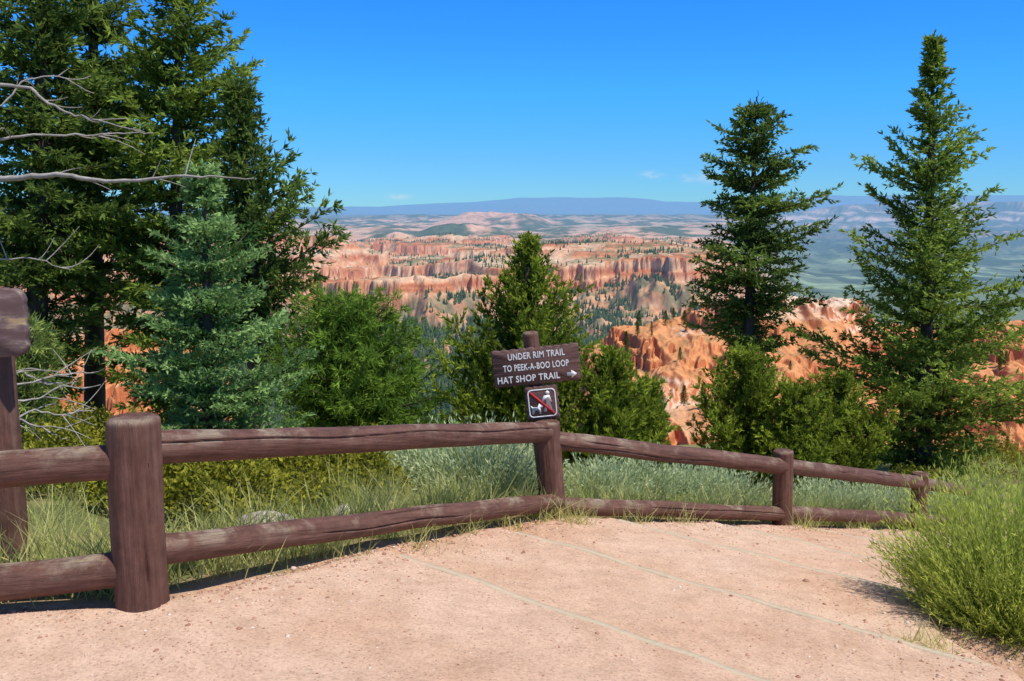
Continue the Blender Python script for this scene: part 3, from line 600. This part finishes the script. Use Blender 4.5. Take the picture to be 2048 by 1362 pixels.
b = N(nt, 'ShaderNodeBump'); b.inputs['Strength'].default_value = .6; b.inputs['Distance'].default_value = .018; lk(nt, math_(nt, 'ADD', gr, math_(nt, 'MULTIPLY', fine, .6)), b.inputs['Height']); lk(nt, b.outputs[0], p.inputs['Normal']); lk(nt, p.outputs[0], out.inputs[0]); M_log = m_
fence = empty('log_fence', (P1[0], P1[1], 0)); tag(fence, 'brown log rail fence of round posts and two rails along the path', 'fence'); fl = np.array(fence.location)
def log(name, a, b_, r0, r1, seed, post=False, parent=fence, origin=fl, mat=M_log, cracks=4, bowamt=.0):
    r_ = np.random.default_rng(seed); a = np.asarray(a, float); b_ = np.asarray(b_, float); L_ = np.linalg.norm(b_-a); nx = 80; nsd = 110
    xv = np.linspace(0, L_, nx)
    if post: xv = np.concatenate([np.linspace(0, L_-.03, nx-6), L_-np.array([.022, .014, .008, .003, .001, 0])])
    th = np.arange(nsd)*2*PI/nsd; Xg, Tg = np.meshgrid(xv, th, indexing='ij')
    R = r0+(r1-r0)*Xg/L_; R = R*(1+.045*perlin(np.cos(Tg)*1.2+seed, Xg*1.5+np.sin(Tg)*1.2, seed)+.022*perlin(np.cos(Tg)*4+seed*2, Xg*4+np.sin(Tg)*4, seed+3))
    for k in range(cracks):
        t0_ = r_.random()*2*PI; x0, x1 = sorted(r_.uniform(-.2*L_, 1.2*L_, 2)); tc_ = t0_+.3*perlin(xv*1.3+k*7, xv*0+seed, 9)[:, None]
        dth = np.abs((Tg-tc_+PI) % (2*PI)-PI); R = R-(.26*r0)*np.exp(-(dth/.05)**2)*sm(x0, x0+.15, Xg)*(1-sm(x1-.15, x1, Xg))
    if post:
        e = L_-Xg; R = R-np.where(e < .022, .020*(1-np.sqrt(np.clip(1-((.022-e)/.022)**2, 0, 1))), 0)
    by = bowamt*np.sin(Xg/L_*PI)+.010*perlin(Xg*1.1, Xg*0+seed, 2); bz = .010*perlin(Xg*1.3, Xg*0+seed+5, 4)
    V = np.stack([Xg, by+R*np.cos(Tg), bz+R*np.sin(Tg)], -1).reshape(-1, 3); n = len(V)
    i = np.arange(nx-1)[:, None]*nsd; j = np.arange(nsd)[None]; k = (j+1) % nsd
    q = np.stack([i+j, i+k, i+nsd+k, i+nsd+j], -1).reshape(-1, 4)
    V = np.concatenate([V, [[0, 0, 0], [L_+(.006 if post else 0), 0, 0]]])
    jj = np.arange(nsd); t_ = np.concatenate([np.stack([jj, np.full(nsd, n), (jj+1) % nsd], -1), np.stack([(nx-1)*nsd+jj, (nx-1)*nsd+(jj+1) % nsd, np.full(nsd, n+1)], -1)])
    o = npmesh(name, V, [q, t_], mat, parent, smooth=True)
    d_ = Vector((b_-a)/L_)
    q_ = d_.to_track_quat('X', 'Z' if abs(d_.z) < .9 else 'Y')
    o.rotation_mode = 'QUATERNION'; o.rotation_quaternion = q_; o.location = a-origin
    return o
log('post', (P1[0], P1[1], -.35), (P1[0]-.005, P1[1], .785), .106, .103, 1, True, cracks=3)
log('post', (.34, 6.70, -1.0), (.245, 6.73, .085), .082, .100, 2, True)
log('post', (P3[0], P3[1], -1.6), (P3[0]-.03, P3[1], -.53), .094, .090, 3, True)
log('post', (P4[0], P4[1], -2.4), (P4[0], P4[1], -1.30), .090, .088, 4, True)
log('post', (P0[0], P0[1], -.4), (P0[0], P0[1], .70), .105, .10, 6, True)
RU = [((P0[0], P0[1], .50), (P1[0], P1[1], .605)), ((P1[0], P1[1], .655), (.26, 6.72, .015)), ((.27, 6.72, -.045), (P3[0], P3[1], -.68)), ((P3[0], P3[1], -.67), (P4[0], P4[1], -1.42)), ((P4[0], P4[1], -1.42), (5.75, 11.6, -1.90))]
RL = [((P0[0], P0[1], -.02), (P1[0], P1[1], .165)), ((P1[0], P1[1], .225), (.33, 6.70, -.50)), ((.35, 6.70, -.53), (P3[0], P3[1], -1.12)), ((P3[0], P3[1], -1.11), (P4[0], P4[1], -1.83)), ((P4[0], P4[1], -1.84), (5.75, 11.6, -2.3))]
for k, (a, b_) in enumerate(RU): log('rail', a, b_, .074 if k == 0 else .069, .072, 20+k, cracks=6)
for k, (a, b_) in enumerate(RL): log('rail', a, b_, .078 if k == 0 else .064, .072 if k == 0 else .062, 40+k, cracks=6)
# ------------------------------------------------------------------ signs
m_, nt, out = newmat('brown_sign_board')
tc = N(nt, 'ShaderNodeTexCoord'); mp = N(nt, 'ShaderNodeMapping'); mp.inputs['Scale'].default_value = (1.5, 20, 28); lk(nt, tc.outputs['Object'], mp.inputs[0])
gr = noise(nt, mp.outputs[0], 3, 7, .65); c = ramp(nt, gr, [(.3, (.050, .021, .016)), (.5, (.105, .046, .036)), (.72, (.17, .088, .072))])
p = N(nt, 'ShaderNodeBsdfPrincipled'); lk(nt, c, p.inputs['Base Color']); p.inputs['Roughness'].default_value = .6
b = N(nt, 'ShaderNodeBump'); b.inputs['Strength'].default_value = .5; b.inputs['Distance'].default_value = .006; lk(nt, gr, b.inputs['Height']); lk(nt, b.outputs[0], p.inputs['Normal']); lk(nt, p.outputs[0], out.inputs[0]); M_board = m_
m_, nt, out = newmat('worn_sign_board')
tc = N(nt, 'ShaderNodeTexCoord'); mp = N(nt, 'ShaderNodeMapping'); mp.inputs['Scale'].default_value = (3, 10, 12); lk(nt, tc.outputs['Object'], mp.inputs[0])
gr = noise(nt, mp.outputs[0], 1.6, 7, .65); c = ramp(nt, gr, [(.3, (.085, .046, .042)), (.5, (.13, .075, .068)), (.58, (.19, .13, .115)), (.66, (.42, .30, .15))])
p = N(nt, 'ShaderNodeBsdfPrincipled'); lk(nt, c, p.inputs['Base Color']); p.inputs['Roughness'].default_value = .55; lk(nt, p.outputs[0], out.inputs[0]); M_worn = m_
M_white = mat_noise('white_lettering', [(.3, (.74, .74, .72)), (.7, (.82, .82, .80))], 20, .1, .6)
M_red = mat_noise('red_paint', [(.3, (.50, .02, .03)), (.7, (.62, .035, .04))], 20, .1, .6)
def board(name, w_, h_, th, mat, parent, loc, ns=(10, 5), amp=.007, corner=0.):
    r_ = np.random.default_rng(int(w_*1000)); pts = []
    def side(a, b_, n, out_):
        for i in range(n*6):
            t = i/(n*6); q_ = np.array(a)+(np.array(b_)-np.array(a))*t; pts.append(q_+np.array(out_)*(amp*(abs(math.sin(t*n*PI))-.5)+.0015*r_.normal()))
    x, z = w_/2, h_/2
    side((-x, -z), (x, -z), ns[0], (0, -1)); side((x, -z), (x, z), ns[1], (1, 0)); side((x, z), (-x, z), ns[0], (0, 1)); side((-x, z), (-x, -z), ns[1], (-1, 0))
    o2 = np.array(pts); n = len(o2)
    if corner:
        cx = np.clip(o2[:, 0], -x+corner, x-corner); cz = np.clip(o2[:, 1], -z+corner, z-corner); dv = o2-np.stack([cx, cz], -1); ln = np.linalg.norm(dv, axis=1, keepdims=True)
        k_ = (np.abs(dv[:, 0]) > 1e-6) & (np.abs(dv[:, 1]) > 1e-6); o2[k_] = (np.stack([cx, cz], -1)+dv/np.maximum(ln, 1e-6)*corner)[k_]
    inn = o2*np.array([1-.016/w_, 1-.016/h_])
    L_ = [(inn, -th/2), (o2, -th/2+.007), (o2, th/2-.007), (inn, th/2)]
    V = np.concatenate([np.stack([q_[:, 0], np.full(n, yy), q_[:, 1]], -1) for q_, yy in L_])
    V = np.concatenate([V, [[0, -th/2, 0], [0, th/2, 0]]]); j = np.arange(n); k = (j+1) % n
    q = np.concatenate([np.stack([i*n+j, i*n+k, (i+1)*n+k, (i+1)*n+j], -1) for i in range(3)])
    t_ = np.concatenate([np.stack([k, j, np.full(n, 4*n)], -1), np.stack([3*n+j, 3*n+k, np.full(n, 4*n+1)], -1)])
    return npmesh(name, V, [q, t_], mat, parent, loc=loc)
def text_mesh(body, size, width, parent, loc, bold=.0):
    cu = bpy.data.curves.new('lettering', 'FONT'); cu.body = body; cu.size = size; cu.extrude = .0015; cu.align_x = 'CENTER'; cu.align_y = 'CENTER'; cu.offset = bold; cu.resolution_u = 3; cu.space_character = 1.08
    to = bpy.data.objects.new('lettering_curve', cu); C.objects.link(to); bpy.context.view_layer.update()
    me = bpy.data.meshes.new_from_object(to.evaluated_get(bpy.context.evaluated_depsgraph_get())); bpy.data.objects.remove(to)
    x0 = min(v.co.x for v in me.vertices); x1 = max(v.co.x for v in me.vertices)
    for v in me.vertices: v.co.x = (v.co.x-(x0+x1)/2)*width/(x1-x0)
    me.materials.clear(); me.materials.append(M_white); me.name = 'lettering'
    o = bpy.data.objects.new('lettering', me); C.objects.link(o); o.parent = parent; o.location = loc; o.rotation_euler = (PI/2, 0, 0); return o
def flat_poly(name, polys, mat, parent, loc, y=-.0015):
    g_ = Geo(); faces = []
    for pl in polys:
        pl = np.array(pl); n = len(pl); V = np.concatenate([np.stack([pl[:, 0], np.full(n, yy), pl[:, 1]], -1) for yy in (y, .001)])
        j = np.arange(n); k = (j+1) % n; g_.add(V, np.stack([j, j+n, k+n, k], -1)); faces.append(np.arange(n)[None]+g_.n-2*n)
    return npmesh(name, np.concatenate(g_.v), [np.concatenate(g_.q)]+faces, mat, parent, loc=loc)
SY = 6.93; sb = P(1097, 1040, SY)+np.array([0, 0, .058])
sign = empty('trail_sign', sb, (0, math.radians(-6.0), 0)); tag(sign, 'brown wooden trail sign with white lettering above a no dogs board', 'sign')
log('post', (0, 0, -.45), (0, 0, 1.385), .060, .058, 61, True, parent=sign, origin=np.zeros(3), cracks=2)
b1_ = board('board', .635, .270, .036, M_board, sign, (.020, -.078, 1.142))
for tx, wd, zz, xx in (('UNDER RIM TRAIL', .415, .080, .008), ('TO PEEK-A-BOO LOOP', .48, -.002, -.002), ('HAT SHOP TRAIL', .455, -.086, -.063)): text_mesh(tx, .067, wd, b1_, (xx, -.0185, zz), .0011)
flat_poly('arrow', [[(.218, -.095), (.250, -.095), (.250, -.115), (.290, -.084), (.250, -.053), (.250, -.073), (.218, -.073)]], M_white, b1_, (0, -.0185, -.001))
b2_ = board('board', .240, .255, .034, M_board, sign, (.036, -.076, .862), (5, 5)); b2_['label'] = 'square board with a crossed out person walking a dog'
def rrect(a, b_, r):
    o = []
    for cx, cz, a0 in ((a-r, b_-r, 0), (-a+r, b_-r, 90), (-a+r, -b_+r, 180), (a-r, -b_+r, 270)):
        for i in range(7): an = math.radians(a0+i*15); o.append((cx+r*math.cos(an), cz+r*math.sin(an)))
    return np.array(o)
oo, ii = rrect(.103, .105, .03), rrect(.094, .096, .025); n = len(oo); V = np.concatenate([np.stack([q_[:, 0], np.full(n, y_), q_[:, 1]], -1) for q_, y_ in ((oo, .001), (oo, -.0015), (ii, -.0015), (ii, .001))])
j = np.arange(n); k = (j+1) % n; npmesh('frame_line', V, np.concatenate([np.stack([i*n+j, i*n+k, (i+1)*n+k, (i+1)*n+j], -1) for i in range(3)]), M_white, b2_, loc=(0, -.0175, 0))
circ = lambda cx, cz, r: [(cx+r*math.cos(i*PI/7), cz+r*math.sin(i*PI/7)) for i in range(14)]
flat_poly('person_symbol', [circ(.044, .074, .0150), [(.018, .055), (.058, .057), (.070, .006), (.060, .003), (.055, .02), (.074, -.066), (.054, -.068), (.042, -.015), (.024, -.066), (.006, -.062), (.030, .002), (.026, .028), (.002, .010), (-.004, .020)]], M_white, b2_, (0, -.0175, 0))
flat_poly('dog_symbol', [[(-.080, -.078), (-.080, -.034), (-.089, -.012), (-.079, -.016), (-.070, -.026), (-.036, -.026), (-.024, .0), (-.012, -.008), (.004, -.020), (.002, -.030), (-.012, -.032), (-.016, -.050), (-.014, -.078), (-.027, -.078), (-.031, -.052), (-.056, -.050), (-.066, -.078)]], M_white, b2_, (0, -.0175, 0))
flat_poly('red_slash', [[(-.090, .081), (-.079, .092), (.090, -.081), (.079, -.092)]], M_red, b2_, (0, -.0200, 0))
ls = empty('worn_sign', P(20, 1135, 4.25)); tag(ls, 'weathered brown sign board on a post cut by the left edge', 'sign')
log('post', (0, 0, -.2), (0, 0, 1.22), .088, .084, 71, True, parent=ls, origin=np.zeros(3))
board('board', .62, .30, .045, M_worn, ls, (-.095, -.108, 1.165), (9, 4), .006, .05)
# ------------------------------------------------------------------ shrubs and grass
M_stem = mat_noise('green_stems', [(.3, (.22, .25, .08)), (.7, (.36, .38, .16))], 20, .1)
F_rab = mat_foliage('rabbitbrush_leaves', (.18, .25, .03), (.64, .72, .14), .4)
F_sage = mat_foliage('grey_green_leaves', (.22, .29, .14), (.70, .79, .48), .36)
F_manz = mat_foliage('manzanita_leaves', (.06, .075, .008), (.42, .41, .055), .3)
F_grass = mat_foliage('grass_blades', (.20, .28, .045), (.76, .71, .30), .42)
def bush(name, label, cx, cy, R, H, n, seed, mat, group=None, L=.05, W=.006, npnt=14, nb=2, rbase=.10, pw=2.0):
    r_ = np.random.default_rng(seed); cz = float(zraw(np.array(cx), np.array(cy)))-.03
    root = empty(name, (cx, cy, cz)); tag(root, label, 'shrub', group)
    ph = r_.random(n)*2*PI; tl = np.arccos(1-r_.random(n)*.86)*.86; lobes = 1+.18*np.sin(ph*3+seed)+.1*np.sin(ph*7+seed*2)
    Lg = ((np.sin(tl)/(R*lobes))**pw+(np.cos(tl)/H)**pw)**(-1/pw)*r_.uniform(.62, 1.05, n)
    d_ = np.stack([np.sin(tl)*np.cos(ph), np.sin(tl)*np.sin(ph), np.cos(tl)], -1); b0 = d_*np.array([1, 1, 0])*rbase*R/.5
    s = np.linspace(0, 1, npnt); pts = b0[:, None]+d_[:, None]*(Lg[:, None]*s)[..., None]; pts[:, :, 2] += (.14*Lg*np.sin(tl))[:, None]*(s**2-.7*s)
    pts += r_.normal(size=(n, 1, 3))*.03*(s**2)[None, :, None]
    dirs = nrm(np.gradient(pts, axis=1)); side = nrm(np.cross(dirs, r_.normal(size=(n, 1, 3))))*(.0022*(1.2-s))[None, :, None]
    V = np.stack([pts-side, pts+side], 2).reshape(-1, 3); bi = (np.arange(n)*npnt*2)[:, None]+(np.arange(npnt-1)*2)[None]; q = np.stack([bi, bi+1, bi+3, bi+2], -1).reshape(-1, 4)
    npmesh('stems', V, q, M_stem, root)
    k = s > .22; T = (.20+.5*s[None, k]+.16*r_.normal(size=(n, 1)))+0*pts[:, k, 0]
    V, q, tn = blades(r_, pts[:, k].reshape(-1, 3), dirs[:, k].reshape(-1, 3), T.ravel(), nb, L, W, .36, .12, .20)
    npmesh('foliage', V, q, mat, root, tone=tn); return root
bush('rabbitbrush', 'large feathery yellow green bush at the right edge of the path', 2.76, 4.95, .59, .98, 2800, 1, F_rab, L=.048, W=.0055, npnt=17, nb=2, pw=2.3)
bush('rabbitbrush', 'feathery yellow green bush cut by the right edge, in front of the large bush', 3.02, 4.40, .42, .62, 800, 2, F_rab, L=.048, W=.0055, npnt=14, pw=2.4)
bush('rabbitbrush', 'yellow green bush behind the large feathery bush', 4.1, 6.6, .58, 1.16, 1100, 3, F_rab, L=.05, W=.008, pw=2.4)
SG = [(870, 7.6, .50, .56, 'grey green brush clump behind the upper rail left of the sign post'), (975, 7.30, .60, .68, 'tall grey green brush clump touching the sign post on its left'), (1190, 8.4, .44, .46, 'grey green brush clump behind the rails just right of the sign post'),
      (1270, 8.8, .46, .54, 'grey green brush clump under the middle of the second rail span'), (1370, 9.1, .40, .46, 'grey green brush clump, third right of the sign post'), (1445, 9.3, .46, .56, 'grey green brush clump just left of the third fence post'),
      (1635, 10.3, .46, .54, 'grey green brush clump just right of the third fence post'), (1710, 10.9, .48, .52, 'grey green brush clump in the middle of the far rail span'), (1790, 11.4, .46, .52, 'grey green brush clump left of the small far fence post'), (1910, 12.2, .5, .6, 'grey green brush clump right of the small far fence post')]
for k, (px, yy, R_, H_, lb) in enumerate(SG): bush('grey_brush', lb, P(px, 980, yy)[0], yy, R_, H_, 800 if k < 2 else 430, 10+k, F_sage, 'grey green brush clumps behind the fence', L=.055, W=.011, npnt=11, nb=2)
def manz(label, px, Y, R, H, seed, n=5200):
    r_ = np.random.default_rng(seed); x0 = P(px, 950, Y)[0]; z0 = float(zg(np.array(x0), np.array(Y)))
    root = empty('manzanita_shrub', (x0, Y, z0)); tag(root, label, 'shrub', 'low manzanita shrubs behind the fence')
    a = r_.random(n)*2*PI; rr = np.sqrt(r_.random(n)); x = R*rr*np.cos(a); y = R*.75*rr*np.sin(a)
    hh = H*np.sqrt(np.clip(1-rr**2, 0, 1))*(.70+.6*fbm(x*3.5+seed, y*3.5, 3, seed)); hh = np.maximum(hh, .04); zz = hh*(1-.5*r_.random(n)**2)+.02
    gz = zg(x+x0, y+Y)-z0; pts = np.stack([x, y, zz+gz], -1); d_ = nrm(np.stack([x/R, y/R, np.full(n, .9)], -1)+.7*r_.normal(size=(n, 3)))
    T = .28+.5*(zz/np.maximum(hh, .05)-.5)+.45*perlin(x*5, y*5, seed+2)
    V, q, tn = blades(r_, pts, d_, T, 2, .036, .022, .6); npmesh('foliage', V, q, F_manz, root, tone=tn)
    g_ = Geo()
    for i in range(22):
        j = r_.integers(n); k_ = np.linspace(0, 1, 5)[:, None]; b0 = np.array([pts[j, 0]*.2, pts[j, 1]*.2, -.02]); t_ = b0+(pts[j]-b0)*k_; t_[1:-1] += r_.normal(size=(3, 3))*.03; V, q = tube(t_, np.linspace(.008, .003, 5), 4); g_.add(V, q)
    g_.build('stems', M_stem, root)
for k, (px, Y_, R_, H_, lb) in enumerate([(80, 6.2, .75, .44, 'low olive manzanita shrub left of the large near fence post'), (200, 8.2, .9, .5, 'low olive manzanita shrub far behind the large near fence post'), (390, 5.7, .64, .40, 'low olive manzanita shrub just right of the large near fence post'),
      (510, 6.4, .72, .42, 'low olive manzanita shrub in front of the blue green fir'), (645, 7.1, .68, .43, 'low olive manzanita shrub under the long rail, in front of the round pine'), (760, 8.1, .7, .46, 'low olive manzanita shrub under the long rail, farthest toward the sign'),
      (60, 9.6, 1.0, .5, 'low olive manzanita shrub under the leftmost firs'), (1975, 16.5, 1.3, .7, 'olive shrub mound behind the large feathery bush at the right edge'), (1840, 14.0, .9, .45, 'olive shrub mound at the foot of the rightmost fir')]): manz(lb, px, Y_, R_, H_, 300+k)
def strips(r_, B, D, h, w_, bend, tone):
    n = len(B); s = np.array([0, .4, .75, 1.]); wv = np.array([1, .85, .5, .06])
    pts = B[:, None]+D[:, None]*(h[:, None]*s)[..., None]+bend[:, None]*(h[:, None]*s**2)[..., None]
    sd = nrm(np.cross(D, r_.normal(size=D.shape)))[:, None]*(w_[:, None]*wv*.5)[..., None]
    V = np.stack([pts-sd, pts+sd], 2).reshape(-1, 3); bi = (np.arange(n)*8)[:, None]+(np.arange(3)*2)[None]
    return V, np.stack([bi, bi+1, bi+3, bi+2], -1).reshape(-1, 4), np.repeat(tone, 8)
def grass(r_, x, y, hr, wdt=.005, tone=(.5, .25), lean=.35, zf=zraw):
    n = len(x); B = np.stack([x, y, zf(x, y)-.01], -1); D = nrm(np.stack([lean*r_.normal(size=n), lean*r_.normal(size=n), np.ones(n)], -1))
    bd = np.stack([r_.normal(size=n)*.25, r_.normal(size=n)*.25, -.1*r_.random(n)], -1)
    return strips(r_, B, D, r_.uniform(hr[0], hr[1], n), np.full(n, wdt)*r_.uniform(.6, 1.4, n), bd, np.clip(r_.normal(tone[0], tone[1], n), 0, 1))
r_ = np.random.default_rng(77); G_ = Geo()
nc = 620; cs = r_.uniform(-3.5, 11, nc); cq = r_.exponential(.60, nc)+.10
for i in range(nc):
    if cs[i] < 3.2 and cq[i] > .50 and r_.random() < .70: continue
    m = int(r_.integers(20, 60)); s_ = cs[i]+r_.normal(size=m)*.08; w__ = wl(s_)-cq[i]+r_.normal(size=m)*.07; x, y = unsw(s_, w__); big = r_.random() < .34
    V, q, tn = grass(r_, x, y, (.10, .26) if not big else (.2, .44), .0055, (.15+.75*r_.random(), .16)); G_.add(V, q, tone=tn)
n = 14000; s_ = r_.uniform(-4.5, 11, n); w__ = wl(s_)-.12-r_.exponential(1.0, n); x, y = unsw(s_, w__); V, q, tn = grass(r_, x, y, (.05, .2), .0055, (.45, .3), .5); G_.add(V, q, tone=tn)
for cx, cy, m, hh, sd_ in ((.42, 6.52, 150, .22, .09), (.16, 6.50, 90, .25, .06), (-.9, 4.72, 60, .14, .08), (-.3, 5.65, 60, .16, .08), (-.55, 5.2, 50, .14, .1), (2.6, 8.15, 60, .2, .08), (1.3, 7.35, 70, .2, .12), (.9, 7.0, 60, .2, .1), (3.4, 9.1, 60, .2, .15), (-.05, 6.1, 70, .2, .08)):
    V, q, tn = grass(r_, cx+r_.normal(size=m)*sd_, cy+r_.normal(size=m)*sd_, (.08, hh+.08), .005, (.6, .2), .5); G_.add(V, q, tone=tn)
n = 1500; x = r_.uniform(2.2, 4.5, n); y = r_.uniform(3.2, 9, n); s_, w__ = sw(x, y); k = w__ > wr(s_)+.25; V, q, tn = grass(r_, x[k], y[k], (.05, .25), .005, (.5, .2), .5); G_.add(V, q, tone=tn)
tag(G_.build('grass', F_grass), 'dry yellow green grass growing along the fence', 'grass', kind='stuff')
tx, ty = 2.0, 4.36; m = 110; V, q, tn = grass(r_, tx+r_.normal(size=m)*.07, ty+r_.normal(size=m)*.06, (.07, .2), .004, (.5, .2), .8)
o = npmesh('grass_tuft', V-np.array([tx, ty, 0]), q, F_grass, tone=tn, loc=(tx, ty, 0)); tag(o, 'small grass tuft growing alone on the path at lower right', 'grass tuft')
# rocks and gravel
ico_v = []; phi = (1+5**.5)/2
for a in (-1, 1):
    for b_ in (-phi, phi): ico_v += [(0, a, b_), (a, b_, 0), (b_, 0, a)]
ico_v = nrm(np.array(ico_v, float))
ico_f = []
for i in range(12):
    for j in range(i+1, 12):
        for k in range(j+1, 12):
            if all(abs(np.linalg.norm(ico_v[a]-ico_v[b_])-1.0515) < .02 for a, b_ in ((i, j), (j, k), (i, k))):
                nn = np.cross(ico_v[j]-ico_v[i], ico_v[k]-ico_v[i]); ico_f.append((i, j, k) if nn@ico_v[i] > 0 else (i, k, j))
ico_f = np.array(ico_f)
def pebbles(r_, x, y, sz, zf):
    n = len(x); V = ico_v[None]*r_.uniform(.6, 1.25, (n, 12, 1))*np.stack([sz, sz*r_.uniform(.6, 1, n), sz*r_.uniform(.4, .75, n)], -1)[:, None]
    an = r_.random(n)*6.28; ca, sa = np.cos(an)[:, None], np.sin(an)[:, None]; V = np.stack([V[..., 0]*ca-V[..., 1]*sa, V[..., 0]*sa+V[..., 1]*ca, V[..., 2]], -1)
    V = V+np.stack([x, y, zf(x, y)], -1)[:, None]; return V.reshape(-1, 3), (ico_f[None]+(np.arange(n)*12)[:, None, None]).reshape(-1, 3), np.repeat(r_.random(n), 12)
def zpath(x, y):
    s, ww = sw(x, y); return -hS(s)+step_off(s)+.012*fbm(x*2.1, y*2.1, 3, 9)+.012-.16*(1-sm(0, .22, np.minimum(ww-wl(s)+.10, wr(s)+.12-ww)))
def zany(x, y): return np.maximum(zpath(x, y), zg(x, y))
m_, nt, out = newmat('gravel_stones'); a = N(nt, 'ShaderNodeAttribute', attribute_name='tone')
c = ramp(nt, a.outputs['Fac'], [(0, (.32, .16, .11)), (.5, (.52, .31, .22)), (.8, (.60, .43, .33)), (1, (.70, .59, .50))]); p = N(nt, 'ShaderNodeBsdfDiffuse'); lk(nt, c, p.inputs[0]); lk(nt, p.outputs[0], out.inputs[0]); M_grav = m_
r_ = np.random.default_rng(91); xs_, ys_, sz_ = [], [], []
n = 5800; s_ = r_.uniform(-3, 9, n); w__ = wl(s_)+.02+r_.exponential(.25, n); x, y = unsw(s_, w__); xs_.append(x); ys_.append(y); sz_.append(r_.lognormal(-5.1, .40, n))
n = 5600; s_ = r_.uniform(-1, 6, n); w__ = wr(s_)+.2-r_.exponential(.4, n)+r_.normal(size=n)*.25; x, y = unsw(s_, w__); xs_.append(x); ys_.append(y); sz_.append(r_.lognormal(-5.0, .42, n))
n = 9000; x = r_.uniform(-2.6, 4, n); y = r_.uniform(2.9, 9, n); s_, w__ = sw(x, y); k = (w__ > wl(s_)) & (w__ < wr(s_)+.4); xs_.append(x[k]); ys_.append(y[k]); sz_.append(r_.lognormal(-5.6, .38, k.sum()))
V, q, tn = pebbles(r_, np.concatenate(xs_), np.concatenate(ys_), np.concatenate(sz_), zany)
tag(npmesh('gravel', V, q, M_grav, tone=tn), 'loose reddish gravel scattered over the path', 'gravel', kind='stuff')
M_rock = mat_noise('pale_rock', [(.3, (.40, .34, .29)), (.7, (.62, .56, .51))], 12, .6)
def rock(label, px, py, Y_, sc, seed):
    r2 = np.random.default_rng(seed); import bmesh
    bm = bmesh.new(); bmesh.ops.create_icosphere(bm, subdivisions=3, radius=1)
    V = np.array([v.co[:] for v in bm.verts]); f_ = np.array([[v.index for v in f.verts] for f in bm.faces]); bm.free()
    V = V*(1+.28*fbm(V[:, 0]*1.3+seed, V[:, 1]*1.3+V[:, 2]*1.1, 3, seed))[:, None]*np.array(sc); pt = P(px, py, Y_); z_ = float(zg(np.array(pt[0]), np.array(Y_)))
    o = npmesh('rock', V, f_, M_rock, loc=(pt[0], Y_, z_+sc[2]*.55)); o.rotation_euler = (0, 0, r2.random()*6); tag(o, label, 'rock', 'pale rocks behind the fence')
rock('flat pale rock behind the lower rail, nearest the large fence post', 535, 1045, 5.15, (.18, .10, .08), 1)
rock('small pale rock behind the lower rail, halfway along the long span', 690, 1030, 5.8, (.11, .08, .08), 2)
rock('tiny pale rock behind the lower rail, right of the halfway rock', 735, 1022, 5.95, (.07, .05, .06), 3)
